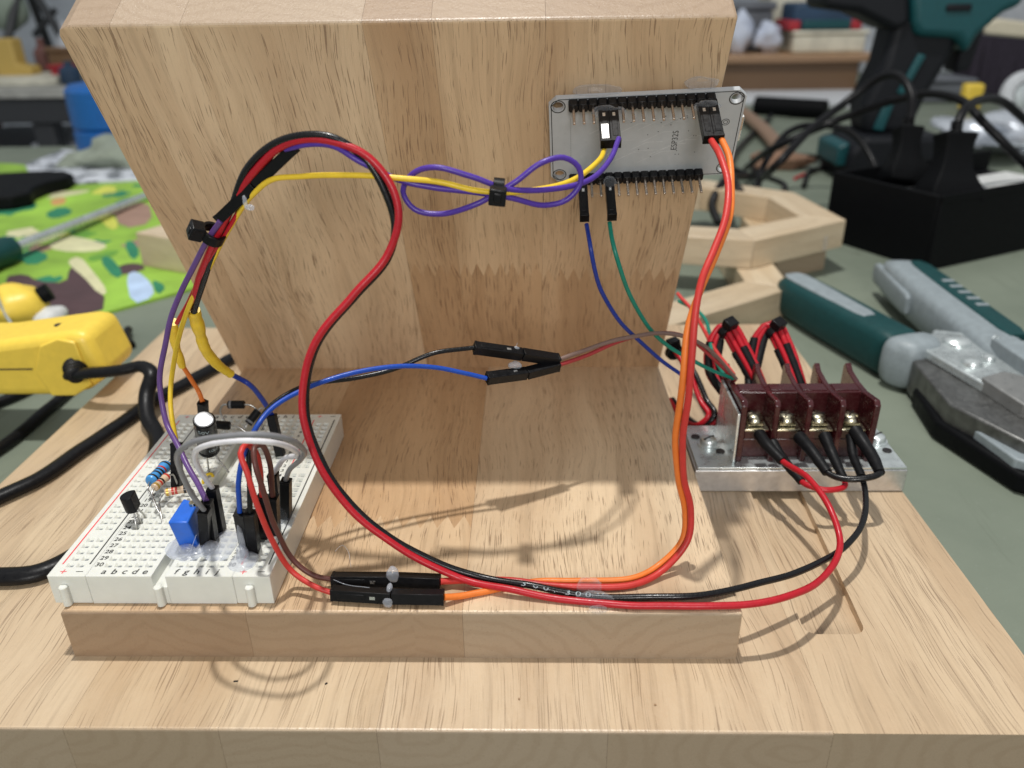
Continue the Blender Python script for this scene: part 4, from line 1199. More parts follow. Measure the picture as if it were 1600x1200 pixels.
d = [Vector(p) for p in WIRE['diode_b']]
diode('black diode tilted upright beside the black lead', d[0], d[1],
      [[d[0] + Vector((0.3, 0.3, 0.3)), d[0] + Vector((-0.8, -0.8, -0.8)), d[0] + Vector((-1.1, -1.0, -4.2))],
       [d[1] + Vector((-0.3, -0.3, -0.3)), d[1] + Vector((0.9, 0.9, 0.7)), d[1] + Vector((2.0, 1.4, -1)), d[1] + Vector((2.0, 1.4, -7))]], None)
d = [Vector(p) for p in WIRE['diode_c']]
diode('black diode lying right behind the silver-topped capacitor', d[0], d[1],
      [[d[0] + Vector((0.4, 0, 0)), d[0] + Vector((-1.4, 0.2, -0.2)), d[0] + Vector((-2.0, 0.2, -3)), d[0] + Vector((-2.0, 0.2, -8.5))],
       [d[1] + Vector((-0.4, 0, 0)), d[1] + Vector((1.6, 0, 0)), d[1] + Vector((5.0, -0.5, -2.2)), d[1] + Vector((6.6, -0.6, -8.5))]], None)
make_wire('thin_wire', 'tiny yellow wire link beneath the capacitor on the breadboard', [(20.6, 44, 8.2), (20.7, 44.4, 9.4), (21.3, 45.6, 10.0), (22.0, 47, 9.6), (22.2, 47.6, 8.2)], 0.45, 'yellow')

# blue trimmer
t_ = [Vector(p) for p in WIRE['trim']]
tp = tag(empty('trimmer_potentiometer'), 'square blue trimmer standing in clear glue at the breadboard front', 'trimmer')
fl, fr, tfl, tfr, tbl, tbr = t_
bl_, br_ = fl + (tbl - tfl), fr + (tbr - tfr)
tc0 = (tfl + tfr + tbl + tbr) / 4
tfl, tfr, tbl, tbr = [tc0 + (q - tc0) * 1.1 + Vector((0, -0.3, 0.9)) for q in (tfl, tfr, tbl, tbr)]
bl_.z = br_.z = fl.z = fr.z = BZ + 0.3
b = MB()
b.add([fl, fr, br_, bl_, tfl, tfr, tbr, tbl], [(0, 3, 2, 1), (4, 5, 6, 7), (0, 1, 5, 4), (1, 2, 6, 5), (2, 3, 7, 6), (3, 0, 4, 7)])
b.build('body', 'blue_pot', tp, bevel=0.35)
sm = axis_matrix(tbl * 0.18 + tbr * 0.82 - Vector((0, 1.2, 0.2)), tbl * 0.18 + tbr * 0.82 + Vector((0, -1.2, 1.0)))
MB().lathe([(1.0, -0.2), (1.0, 0.9), (0.8, 1.1)], 14, sm).build('adjusting_screw', 'brass', tp)

# ------------------------------------------------------------------ hot glue
def glue(label, lumps, mat='glue', strings=(), group=None, cat='glue'):
    b = MB()
    for i, (c_, r_, fl_) in enumerate(lumps):
        b.blob(c_, r_, i + len(label), 0.09, 22, flatten=fl_)
    for s_ in strings:
        b.tube(smooth_path(s_, 0.8), 0.07, 5)
    return tag(b.build('glue_blob', mat, angle=80), label, cat, group)
glue('clear glue puddle round the foot of the blue trimmer', [((28.5, 12.5, 8.3), (5.2, 3.6, 1.5), -0.1), ((28.8, 11.6, 9.6), (2.2, 1.3, 1.8), None), ((25.0, 14.5, 8.3), (3.2, 4.0, 0.9), -0.1)], 'glue_milky',
     [[(27, 9.5, 9), (29, 8.8, 9.6), (31, 9.5, 11.5)], [(30, 9.5, 9), (31, 10.5, 12.0), (31.6, 12.4, 13.8)]])
glue('milky glue spread beside the three dark housings', [((36.0, 15.0, 8.3), (4.2, 6.5, 1.3), -0.1), ((34.0, 13.0, 9.0), (2.2, 2.2, 2.0), None)], 'glue_milky')
glue('tall drip of glue down the lead housings over the printed plus', [((43.8, 8.6, 8.3), (3.4, 4.2, 1.2), -0.1), ((43.4, 9.6, 9.8), (1.5, 1.6, 3.0), None), ((43.2, 11.0, 13.0), (0.75, 0.8, 5.0), None)], 'glue_milky')
glue('glue smeared where the grey jumper enters the power rail', [((50.0, 25.5, 8.3), (2.0, 4.0, 0.9), -0.1), ((49.0, 26.0, 10.5), (1.3, 1.3, 2.6), None)])
glue('round drop of glue on the joint at the plate edge', [((80.6, 8.4, 4.6), (1.6, 1.3, 2.4), None), ((80.3, 4.5, 3.5), (0.7, 1.8, 1.0), None), ((80.2, 1.6, 1.6), (1.3, 0.8, 1.3), None)], 'glue_milky',
     [[(75.5, 4.0, 4.2), (69.8, 4.6, 4.6), (66.5, 5.5, 5.4)], [(69.6, 11.2, 4.5), (68.2, 15.0, 7.0), (66.8, 15.5, 8.2), (65.2, 14.2, 7.2)]])
glue('clear glue dome over the red and orange ribbon wires', [((129.2, 8.2, 0.8), (3.3, 2.6, 2.6), None), ((130.4, 4.0, 0.6), (4.6, 2.4, 1.9), None), ((131.0, 0.8, 0.4), (2.2, 1.0, 1.1), None)], 'glue',
     [[(130, 0.4, 1.0), (132.5, -0.6, 0.8), (134, 0.6, 0.9)]])
jb = [Vector(p) for p in WIRE['joint_b']]
glue('small glue lump between the floating housings', [(jb[1] + Vector((-3.2, 0, 2.4)), (1.9, 1.2, 1.2), None), (jb[0] + Vector((-1.6, 0.2, 1.6)), (1.0, 0.8, 0.7), None)], 'glue_milky',
     [[jb[0] + Vector((-1.8, 0, 1.5)), jb[0] + Vector((-1.2, 0, 3.4))]])
glue('scrap of white glue film on the tied wire bundle', [((49.6, 33.6, 91.8), (0.5, 0.4, 1.4), None), ((50.5, 33.6, 90.4), (1.2, 0.35, 0.7), None)], 'glue_milky')
def eg(label, lumps, mat='glue', strings=()):
    return glue(label, [(epoint(*c_), r_, None) for c_, r_ in lumps], mat, [[epoint(*q) for q in s_] for s_ in strings])
eg('dark shiny glue drop over the yellow and violet sockets', [((-10.4, 12.7, 4.5), (4.4, 1.7, 1.7))], 'glue', [[(-7, 12, 5), (-5, 11, 6), (-4.4, 9.6, 6.4)], [(-6, 13, 5), (-4, 13.4, 6), (-3.2, 11.8, 6.5)]])
eg('glue drop over the red and orange sockets', [((15.0, 12.9, 4.4), (3.5, 1.8, 1.6))])
eg('glue drop over the green wire socket', [((-9.1, -11.6, 4.4), (1.9, 1.7, 1.9))], 'glue', [[(-9, -12, 6), (-11.5, -13, 7), (-14, -12.5, 7.2), (-16.6, -12.6, 7)], [(-8, -12, 7), (-6.8, -13.5, 8), (-6.6, -14.6, 9)], [(-16, -13, 7), (-17.6, -14.2, 9), (-16.4, -14.4, 12)]])
eg('glue lump behind the top edge beside the round mounting hole', [((14.0, 15.6, -1.6), (4.4, 2.2, 1.6))])
eg('low glue lump behind the top edge above the first pins', [((-13.0, 15.0, -1.6), (6.5, 1.6, 1.6))])

# ------------------------------------------------------------------ cords and tools on the bench
tool = tag(empty('glue_gun', (-90, 152, ZB)), 'yellow plastic tool body with black cord, resting on the base board edge', 'tool')
tool.location = (0, 0, 0)
M['tool_yellow'] = plain('yellow_tool_plastic', (0.84, 0.60, 0.075), 0.42, vary=0.05, bump=0.04)
prof = [(-175, -14.4), (-78, -14.4), (-68, -12.0), (-57.5, -5.0), (-62.5, 13.8), (-69, 14.3), (-105, 9.5), (-175, 8.5)]
xz = Matrix(((1, 0, 0, 0), (0, 0, 1, 0), (0, 1, 0, 0), (0, 0, 0, 1)))
tl_body = MB().prism(prof, 143.5, 171, xz).build('body', 'tool_yellow', tool, bevel=4.0, seg=4)
lip = [(-83, -13.4), (-73, -13.4), (-65, -8.5), (-67, 10.5), (-74, 12.2), (-82, 9), (-87, -3)]
MB().prism(lip, 142.6, 144.0, xz).build('end_panel', 'tool_yellow', tool, bevel=0.9, seg=3)
sm_ = MB()
sm_.tube([(-174, 143.3, -2.0), (-88, 143.3, -1.4)], 0.35, 6)
sm_.build('seam', 'band_black', tool)
for k in range(4):
    MB().box(-130 + k * 7, -127 + k * 7, 142.9, 143.9, -9, 3).build('grip_rib', 'tool_yellow', tool, bevel=0.3)
rf = MB()
for k, (y, r_) in enumerate(((143.5, 4.9), (141.5, 4.4), (139.4, 3.9), (137.4, 3.5))):
    rf.lathe([(r_ * 0.8, 0), (r_, 0.3), (r_, 1.2), (r_ * 0.8, 1.5)], 18, axis_matrix((-70.0 + k * 1.0, y, -1.0), (-68.0 + k * 1.2, y - 5, -0.6)))
rf.build('strain_relief', 'rubber', tool)
MB().lathe([(1.9, 0), (1.9, 0.5)], 14, axis_matrix((-80, 156, 12.4), (-79.6, 156, 16))).build('screw_recess', 'band_black', tool)
make_wire('tool_cable', 'black power cord leaving the yellow tool and curling behind the breadboard', WIRE['tool_cord'], 3.0, 'rubber', cat='cord', n=14, step=2.0, flat=0.74)
make_wire('tool_cable', 'black power cord crossing the base board towards the leaning board', WIRE['tool_cord_back'], 3.0, 'rubber', cat='cord', n=14, step=2.0, flat=0.74)

# ------------------------------------------------------------------ things behind the stand
def frame_ring(label, outer, w, z0, z1, skip=()):
    """mitred wooden frame: one rail for each side of the outline"""
    root = tag(empty('wooden_hexagon', (outer[0][0], outer[0][1], z0)), label, 'wooden frame')
    root.location = (0, 0, 0)
    n = len(outer)
    inner = []
    for i in range(n):
        p, a, b = Vector(outer[i]), Vector(outer[i - 1]), Vector(outer[(i + 1) % n])
        d1, d2 = (p - a).normalized(), (b - p).normalized()
        n1, n2 = Vector((-d1.y, d1.x)), Vector((-d2.y, d2.x))
        m = (n1 + n2)
        m = m / max(m.dot(n1), 0.2)
        inner.append(p + m * w)
    for i in range(n):
        j = (i + 1) % n
        p, q, iq, ip = Vector(outer[i]), Vector(outer[j]), inner[j], inner[i]
        # build each rail along its own Y axis so that the grain follows it
        d = (q - p).normalized()
        ang = math.atan2(d.y, d.x) - math.pi / 2
        R = Matrix.Rotation(ang, 4, 'Z')
        R.translation = Vector((p.x, p.y, 0))
        inv = R.inverted()
        ol = [(inv @ Vector((t.x, t.y, 0))).to_2d() for t in (p, q, iq, ip)]
        o = MB().prism([tuple(t) for t in ol], z0, z1).build('rail', 'wood_far', root, bevel=0.6)
        o.color = (*[1.0 - 0.08 * ((i * 37) % 3) / 2] * 3, 1)
        L = R.copy()
        L.translation = L.translation * S
        o.matrix_local = L
    return root
frame_ring('pale wooden hexagonal frame lying behind the terminal block', [(262, 283), (265, 384), (205, 425), (130, 400), (115, 300), (178, 223)], 24, ZT, -18.0)
frame_ring('pale wooden frame stacked over the hexagonal one, with a cable dipping in', [(316, 360), (306, 438), (250, 484), (180, 470), (150, 400), (190, 331), (247, 316)], 24, -17.7, 0.0)
o = MB().prism([(309, 366), (302, 436), (270, 440), (270, 342)], ZT, -17.9).build('wooden_block', 'wood_far', bevel=0.6)
o.color = (0.9, 0.86, 0.8, 1)
tag(o, 'wooden block under the upper frame beside the black socket box', 'block')
frame_ring('small pale wooden frame on the cartoon mat behind the leaning board', [(-152, 378), (-62, 334), (-28, 398), (-118, 446)], 20, ZT + 2, -9.0)
M['plastic_tab'] = plain('clear_tab', (0.8, 0.82, 0.84), 0.15)
tag(MB().blob((301, 349.2, -12), (1.2, 1.0, 5.0), 3, 0.1, 14).build('glue_drip', 'glue', angle=80), 'clear drip of glue on the outer side of the stacked frame', 'glue')

# wire strippers lying on the bench
M['box_black'] = plain('black_box_plastic', (0.003, 0.0033, 0.004), 0.55, spec=0.1, bump=0.15)
M['teal'] = plain('dark_teal_grip', (0.006, 0.048, 0.050), 0.45, spec=0.3, bump=0.1)
M['grip_grey'] = plain('pale_grey_grip', (0.25, 0.29, 0.31), 0.5, bump=0.05, wear=(0.16, 0.17, 0.16))
M['steel'] = plain('worn_steel', (0.34, 0.34, 0.33), 0.34, 0.6, vary=0.10, scale=0.08)
M['steel_dark'] = plain('dark_steel', (0.17, 0.17, 0.165), 0.42, 0.8, vary=0.3, scale=0.2)
ws = tag(empty('wire_strippers', (300, 180, ZT)), 'teal and grey wire strippers with steel jaws lying on the bench', 'wire strippers')
ws.location = (0, 0, 0)
def grip(name, a, b, w0, w1, z0, z1, mat, parent, bev):
    a, b = Vector((*a, 0)), Vector((*b, 0))
    d = (b - a)
    L = d.length
    R = Matrix.Rotation(math.atan2(d.y, d.x), 4, 'Z')
    R.translation = a
    n, seg = 14, 20
    vs, fs = [], []
    zc, hz = (z0 + z1) / 2, (z1 - z0) / 2
    for i in range(n + 1):
        t = i / n
        w = (w0 + (w1 - w0) * t) * (1 + 0.10 * math.sin(t * math.pi * 1.3 + 0.4)) / 2
        e = min(t, 1 - t) * L
        k_ = 1.0 if e > bev else 0.72 + 0.28 * math.sqrt(max(0.0, 1 - (1 - e / bev) ** 2))
        for q in range(seg):
            a_ = 2 * math.pi * q / seg
            c_, s_ = math.cos(a_), math.sin(a_)
            p_ = 0.52
            vs.append((t * L, math.copysign(abs(c_) ** p_, c_) * w * k_, zc + math.copysign(abs(s_) ** p_, s_) * hz * k_))
    for i in range(n):
        for q in range(seg):
            q2 = (q + 1) % seg
            fs.append((i * seg + q, i * seg + q2, (i + 1) * seg + q2, (i + 1) * seg + q))
    fs += [tuple(range(seg - 1, -1, -1)), tuple(range(n * seg, (n + 1) * seg))]
    return MB().add(vs, fs, R).build(name, mat, parent, angle=50)
g1 = grip('handle', (262, 290), (290, 196), 20, 23, ZT + 1, -11.0, 'teal', ws, 9.0)
grip('grip_panel', (262.0, 287), (281, 222), 12, 10, -12.5, -10.4, 'grip_grey', g1, 1.0)
grip('ferrule', (288.5, 200), (293.5, 184), 26, 22, ZT + 0.6, -9.6, 'grip_grey', ws, 8.0)
g2 = grip('handle', (330, 312), (326, 172), 19, 24, ZT + 4, -8.5, 'grip_grey', ws, 6.0)
grip('grip_panel', (336, 300), (335, 190), 9, 12, -12, -7.4, 'teal', g2, 1.5)
grip('grip_panel', (322, 318), (316, 258), 4, 4, -26, -14, 'grip_grey', g2, 1.5)
MB().prism([(286, 182), (300, 196), (322, 204), (340, 182), (352, 150), (352, 96), (318, 92), (296, 110), (283, 140)], ZT + 2, -17).build('head', 'steel_dark', ws, bevel=0.9, seg=2)
MB().prism([(291, 186), (306, 208), (326, 200), (330, 168), (318, 146), (300, 150)], -17, -12.6).build('pivot_plate', 'zinc', ws, bevel=0.8)
MB().prism([(318, 182), (338, 176), (336, 148), (320, 156)], -15, -6.0).build('jaw', 'grip_grey', ws, bevel=0.8)
MB().prism([(300, 152), (312, 158), (330, 143), (352, 138), (352, 108), (322, 112), (304, 128)], -17.2, -11.0).build('jaw', 'steel', ws, bevel=0.6)
MB().prism([(288, 128), (300, 116), (322, 100), (352, 96), (352, 90), (318, 88), (292, 106)], ZT + 6, -22).build('guard', 'grip_grey', ws, bevel=0.8)
MB().prism([(280, 142), (284, 172), (300, 190), (352, 170), (354, 86), (316, 84), (292, 102)], ZT + 0.3, ZT + 9).build('lower_grip', 'box_black', ws, bevel=2.0, seg=3)
for x, y, r_ in ((309, 192, 6.0), (304, 168, 4.2), (313, 172, 3.0)):
    MB().lathe([(r_, 0), (r_, 1.0), (r_ * 0.8, 2.2), (r_ * 0.3, 2.8)], 22, Matrix.Translation((x, y, -12.7))).build('pivot_screw', 'zinc', ws)
sp_ = [(322 + 1.6 * math.cos(k * 0.9), 186 - k * 0.35, -8.5 + 1.6 * math.sin(k * 0.9)) for k in range(60)]
MB().tube(sp_, 0.4, 6).build('spring', 'zinc', ws)
for i in range(5):
    MB().box(333.5, 339.5, 225 + i * 9, 228 + i * 9, -7.9, -7.0).build('grip_rib', 'grip_grey', g2, bevel=0.3)

# socket box with two plugs
M['socket_white'] = plain('white_socket_face', (0.62, 0.63, 0.62), 0.5)
sb = tag(empty('socket_box', (374, 360, ZT)), 'deep black open box holding power sockets, standing behind the strippers', 'socket box')
e1, e2 = Vector((-0.465, 0.885, 0)), Vector((0.885, 0.465, 0))
bm4 = Matrix((e2, e1, Vector((0, 0, 1)))).transposed().to_4x4()
bm4.translation = Vector((374, 360, ZT))
sb.location = (0, 0, 0)
MB().box(0, 170, 0, 3, 0, 49, bm4).build('side', 'box_black', sb, bevel=0.8)
MB().box(0, 3, 3.02, 90, 0, 48.7, bm4).build('side', 'box_black', sb, bevel=0.8)
MB().box(3.02, 170, 87, 90, 0, 48.9, bm4).build('side', 'box_black', sb, bevel=0.8)
MB().box(3.02, 169, 3.02, 86.9, 0, 34, bm4).build('inner_deck', 'box_black', sb, bevel=0.5)
MB().box(12, 160, 20, 66, 34.05, 37, bm4).build('socket_face', 'socket_white', sb, bevel=1.0)
MB().box(-1.2, 171, -1.2, -0.02, 44.5, 49.6, bm4).build('rim', 'box_black', sb, bevel=0.4)
def plug(label, pts, w, d_):
    p = [Vector(q) for q in pts]
    root = tag(empty('power_plug', p[0]), label, 'plug', None)
    root.location = (0, 0, 0)
    m4 = axis_matrix(p[0], p[2], (0, 1, 0))
    L = (p[2] - p[0]).length
    b = MB()
    lv = [(0, 1.0), (L * 0.16, 1.0), (L * 0.30, 0.80), (L * 0.48, 0.60), (L * 0.70, 0.52), (L * 0.88, 0.56), (L * 0.97, 0.62), (L, 0.55)]
    vs, fs = [], []
    for z, s_ in lv:
        for x, y in ((-w, -d_), (w, -d_), (w, d_), (-w, d_)):
            vs.append((x * s_, y * s_, z))
    for i in range(len(lv) - 1):
        for k in range(4):
            l = (k + 1) % 4
            fs.append((i * 4 + k, i * 4 + l, i * 4 + 4 + l, i * 4 + 4 + k))
    fs += [(3, 2, 1, 0), tuple(range(len(lv) * 4 - 4, len(lv) * 4))]
    b.add(vs, fs, m4)
    b.build('body', 'box_black', root, bevel=1.6, seg=3)
    nk = MB()
    for k in range(4):
        nk.lathe([(3.3, 0), (4.0, 0.5), (4.0, 1.6), (3.3, 2.1)], 14, m4 @ Matrix.Translation((0, 0, L - 2 + k * 2.4)))
    nk.build('strain_relief', 'rubber', root)
    return root
plug('black power plug with a stepped collar in the socket box', [(p[0], p[1], p[2] - 6) for p in WIRE['plug_a']], 14, 13)
plug('flared black power plug at the front corner of the socket box', [(p[0], p[1], p[2] - 6) for p in WIRE['plug_b']], 17, 16)
for k, lab in (('a', 'black cable rising from the collared plug and falling behind the frames'), ('b', 'black cable arching over both plugs to the bench beyond'), ('c', 'black cable leaving the flared plug towards the foil'),
               ('d', 'thick black cable dipping into the stacked wooden frame'), ('e', 'black cable curling down into the stacked frame beside the thicker one'), ('f', 'short loop of black cable on the bench by the socket box')):
    make_wire('power_cable', lab, WIRE['cable_' + k], 3.0 if k != 'f' else 2.2, 'rubber', cat='cable', step=4.0)
for k, lab, pts in ((0, 'thin black cable snaking over the bench between handle and drill', [(330, 560, ZT + 2), (352, 610, ZT + 2), (340, 680, ZT + 2), (380, 760, ZT + 2), (430, 740, ZT + 2), (440, 650, ZT + 2)]),
                    (1, 'black cable looping high over the brown handle', [(300, 520, ZT + 2), (318, 560, 0), (350, 590, 22), (392, 585, 20), (410, 560, -4), (402, 520, ZT + 2)]),
                    (2, 'thin red cable lying among the black cables', [(370, 640, ZT + 1.5), (410, 690, ZT + 1.5), (470, 760, ZT + 1.5), (560, 790, ZT + 1.5)])):
    make_wire('power_cable', lab, pts, (2.4, 2.8, 1.4)[k], 'red' if k == 2 else 'rubber', cat='cable', step=4.0)
make_wire('bench_cable', 'black cable on the bench passing below the yellow tool', WIRE['bench_cord_a'], 2.5, 'rubber', cat='cable', step=3.0)
make_wire('bench_cable', 'black cable on the bench ending beside the base board', WIRE['bench_cord_b'], 2.5, 'rubber', cat='cable', step=3.0)
make_wire('bench_cable', 'short black cable stub behind the yellow tool', WIRE['bench_stub'], 2.2, 'rubber', cat='cable', step=2.0)

# cordless drill standing on its battery
M['drill_teal'] = plain('teal_drill_plastic', (0.004, 0.065, 0.075), 0.42)
M['drill_black'] = plain('black_drill_rubber', (0.007, 0.008, 0.011), 0.55, spec=0.25, bump=0.2)
dr = tag(empty('cordless_drill', (462, 660, ZT)), 'teal and black cordless drill standing on its battery behind the socket box', 'drill')
dr.location = (0, 0, 0)
xz2 = Matrix(((1, 0, 0, 0), (0, 0, 1, 0), (0, 1, 0, 0), (0, 0, 0, 1)))
MB().prism([(412, ZT), (512, ZT), (512, -6), (498, 8), (424, 8), (412, -6)], 620, 700, xz2).build('battery', 'drill_black', dr, bevel=5, seg=3)
MB().prism([(404, -20), (414, -20), (414, 2), (404, -2)], 630, 690, xz2).build('battery_clip', 'drill_teal', dr, bevel=2)
MB().prism([(430, 6), (472, 6), (482, 40), (498, 78), (500, 106), (440, 112), (436, 70), (424, 36)], 640, 684, xz2).build('handle', 'drill_black', dr, bevel=8, seg=4)
MB().prism([(452, 44), (458, 42), (472, 76), (465, 78)], 637, 642, xz2).build('accent', 'drill_teal', dr, bevel=1.5)
MB().prism([(436, 12), (446, 10), (451, 34), (443, 36)], 637, 642, xz2).build('accent', 'drill_teal', dr, bevel=1.5)
MB().prism([(452, 104), (458, 92), (494, 90), (506, 76), (512, 92), (530, 110), (545, 116), (548, 168), (436, 168)], 632, 692, xz2).build('motor_housing', 'drill_teal', dr, bevel=7, seg=4)
MB().prism([(478, 112), (500, 112), (500, 118), (478, 118)], 630, 634, xz2).build('vent', 'drill_black', dr, bevel=1.5)
MB().prism([(506, 60), (520, 62), (526, 98), (508, 92)], 650, 676, xz2).build('trigger', 'drill_black', dr, bevel=3)
MB().prism([(372, 116), (404, 112), (440, 96), (452, 103), (437, 166), (372, 166)], 634, 690, xz2).build('gear_case', 'drill_black', dr, bevel=6, seg=3)

# ------------------------------------------------------------------ left side: printed mat, screwdriver, papers
def flat_poly(pts, z0, z1):
    p = [(q[0], q[1]) for q in pts]
    ar = sum(p[i][0] * p[(i + 1) % len(p)][1] - p[(i + 1) % len(p)][0] * p[i][1] for i in range(len(p)))
    return MB().prism(p if ar > 0 else p[::-1], z0, z1)
def rounded(pts, it=2):
    p = [Vector((q[0], q[1])) for q in pts]
    for _ in range(it):
        o_ = []
        for i in range(len(p)):
            a, b = p[i], p[(i + 1) % len(p)]
            o_ += [a * 0.75 + b * 0.25, a * 0.25 + b * 0.75]
        p = o_
    return p
M['mat_lime'] = plain('lime_print', (0.27, 0.47, 0.055), 0.7, vary=0.35, scale=0.012)
for nm, c_ in (('brown', (0.075, 0.04, 0.045)), ('cream', (0.62, 0.60, 0.36)), ('green', (0.02, 0.20, 0.10)), ('blue', (0.42, 0.55, 0.75)), ('orange', (0.60, 0.33, 0.12)), ('yellow', (0.60, 0.62, 0.10)), ('tan', (0.32, 0.20, 0.15)), ('leaf', (0.13, 0.32, 0.04))):
    M['mat_' + nm] = plain(nm + '_print', c_, 0.7, vary=0.15, scale=0.05)
mat_ = tag(flat_poly([(-100, 332), (-140, 285), (-260, 220), (-760, 300), (-700, 800), (-470, 760), (-240, 650), (-60, 560)], ZT + 0.1, ZT + 2.0).build('play_mat', 'mat_lime', smooth=False), 'lime green cartoon printed mat covering the bench behind the yellow tool', 'mat')
for k, m in (('brown_a', 'brown'), ('brown_b', 'tan'), ('cream_a', 'cream'), ('cream_b', 'cream'), ('green_a', 'green'), ('green_b', 'green'), ('green_c', 'green'), ('green_d', 'green'), ('green_e', 'green'), ('blue', 'blue'), ('orange', 'orange'), ('yellow', 'yellow'), ('yellow_b', 'yellow')):
    off = 0.30 if k in ('cream_a',) else 0.22
    flat_poly(rounded(WIRE['patch_' + k], 1), ZT + 2.0, ZT + 2.0 + off).build('printed_patch', 'mat_' + m, mat_, smooth=False)
rg = random.Random(11)
for i in range(64):
    x, y = (rg.uniform(-640, -280), rg.uniform(300, 720)) if i < 34 else (rg.uniform(-290, -120), rg.uniform(330, 660))
    sc_ = 1.0 if i < 34 else 0.5
    pts = [(x + sc_ * rg.uniform(6, 30) * math.cos(t), y + sc_ * rg.uniform(8, 40) * math.sin(t)) for t in [k * 0.7 for k in range(9)]]
    flat_poly(rounded(pts, 1), ZT + 2.0, ZT + 2.05 + 0.002 * i).build('printed_patch', 'mat_' + rg.choice(['green', 'green', 'brown', 'cream', 'yellow', 'yellow', 'leaf', 'leaf', 'tan']), mat_, smooth=False)
sd = tag(empty('screwdriver', WIRE['shaft'][1]), 'long screwdriver with dark teal handle lying across the cartoon mat', 'screwdriver')
sd.location = (0, 0, 0)
sh = [Vector(p) for p in WIRE['shaft']]
dv = (sh[3] - sh[1]).normalized()
MB().tube([sh[1], sh[3]], [4.0, 3.6], 14).build('shaft', 'zinc', sd)
MB().lathe([(4.5, -1), (9, 3), (10.5, 12), (9.2, 22), (11, 45), (11, 85), (6, 100)], 18, axis_matrix(sh[2] + dv * 1, sh[2] - dv * 50)).build('handle', 'teal', sd)

yb = tag(empty('glue_gun_nose', (-168, 268, ZT)), 'small rounded yellow plastic piece with wire prop beside the cartoon mat', 'tool')
yb.location = (0, 0, 0)
MB().blob((-176, 272, ZT + 12), (17, 17, 13), 2, 0.05, 22).build('shell', 'tool_yellow', yb)
MB().blob((-158, 272, ZT + 6), (8, 12, 6), 3, 0.05, 16).build('rim', 'socket_white', yb)
MB().tube(smooth_path([(-188, 262, ZT + 24), (-176, 258, ZT + 25), (-172, 256, ZT + 14), (-165, 252, ZT + 3)], 1.5), 0.9, 8).build('wire_prop', 'zinc', yb)
MB().lathe([(5, 0), (5, 6)], 14, axis_matrix((-163, 276, ZT + 17), (-156, 280, ZT + 20))).build('cap', 'box_black', yb)

def newsprint():
    k = NT('newsprint')
    v, tc = k.coords_mm()
    f = k.noise(v, 0.03, 4, 0.7)
    k.link(k.ramp(f, [(0.42, (0.62, 0.65, 0.70)), (0.52, (0.50, 0.53, 0.58)), (0.58, (0.06, 0.07, 0.08)), (0.7, (0.4, 0.43, 0.46))]), k.b.inputs['Base Color'])
    k.b.inputs['Roughness'].default_value = 0.7
    return k.m
M['news'] = newsprint()
tag(flat_poly([(p[0], p[1]) for p in WIRE['paper']], ZT + 2.4, ZT + 4.0).build('newspaper', 'news', smooth=False), 'creased printed newspaper at the far edge of the cartoon mat', 'newspaper')
tag(flat_poly(rounded([(p[0], p[1]) for p in WIRE['tray']], 1), ZT + 2.2, ZT + 14).build('black_tray', 'box_black', bevel=2), 'flat black tray lying on the cartoon mat', 'tray')
M['cloth'] = plain('grey_green_cloth', (0.24, 0.27, 0.22), 0.9, vary=0.3, scale=0.03, bump=0.2)
b = MB()
b.blob((-335, 750, ZT + 5), (60, 38, 24), 5, 0.28, 26, flatten=-5.0)
b.build('cloth_heap', 'cloth', angle=80)
tag(bpy.data.objects['cloth_heap'], 'crumpled grey green cloth heaped behind the newspaper', 'cloth')
M['drum_blue'] = plain('blue_drum_plastic', (0.005, 0.10, 0.36), 0.4)
dm = MB().lathe([(46, 0), (50, 4), (50, 30), (47, 33), (50, 36), (50, 74), (44, 80), (16, 84), (16, 94)], 30, Matrix.Translation((-366, 820, ZT)))
tag(dm.build('blue_drum', 'drum_blue'), 'small blue plastic drum standing behind the cloth heap', 'drum')

# far bench along the left with things on and below it
M['shelf_top'] = plain('grey_bench_top', (0.36, 0.36, 0.33), 0.6, vary=0.25, scale=0.02)
M['dark_metal'] = plain('dark_frame', (0.03, 0.033, 0.037), 0.5)
fb = tag(empty('far_bench', (-1000, 1500, -900)), 'grey topped bench with dark frame far behind the blue drum', 'bench')
fb.location = (0, 0, 0)
MB().box(-2300, -520, 1480, 1980, -42, -22).build('top', 'shelf_top', fb, bevel=2)
MB().box(-2280, -540, 1490, 1520, -90, -43).build('apron', 'dark_metal', fb, bevel=2)
for x in (-2240, -1560, -880, -580):
    MB().box(x, x + 40, 1500, 1540, -900, -91).build('leg', 'dark_metal', fb, bevel=2)
MB().box(-2240, -560, 1560, 1940, -330, -310).build('shelf', 'shelf_top', fb, bevel=2)
def crate(label, cat, x0, x1, y0, y1, z0, z1, mat, name):
    r_ = tag(empty(name, ((x0 + x1) / 2, (y0 + y1) / 2, z0)), label, cat)
    r_.location = (0, 0, 0)
    MB().box(x0, x1, y0, y1, z0, z1 - (z1 - z0) * 0.18).build('body', mat, r_, bevel=4)
    MB().box(x0 - 4, x1 + 4, y0 - 4, y1 + 4, z1 - (z1 - z0) * 0.18 + 0.3, z1).build('lid', mat, r_, bevel=4)
    return r_
for nm, c_ in (('grey', (0.13, 0.14, 0.16)), ('lilac', (0.30, 0.29, 0.42)), ('white', (0.52, 0.55, 0.60)), ('rust', (0.16, 0.07, 0.06)), ('ochre', (0.55, 0.38, 0.12)), ('pale', (0.62, 0.60, 0.50)), ('redbox', (0.35, 0.02, 0.03)), ('navybox', (0.02, 0.05, 0.10))):
    M['far_' + nm] = plain('far_' + nm, c_, 0.6, vary=0.25, scale=0.02)
crate('dark grey lidded bin under the far bench', 'bin', -1180, -960, 1570, 1900, -309, -150, 'far_grey', 'storage_bin')
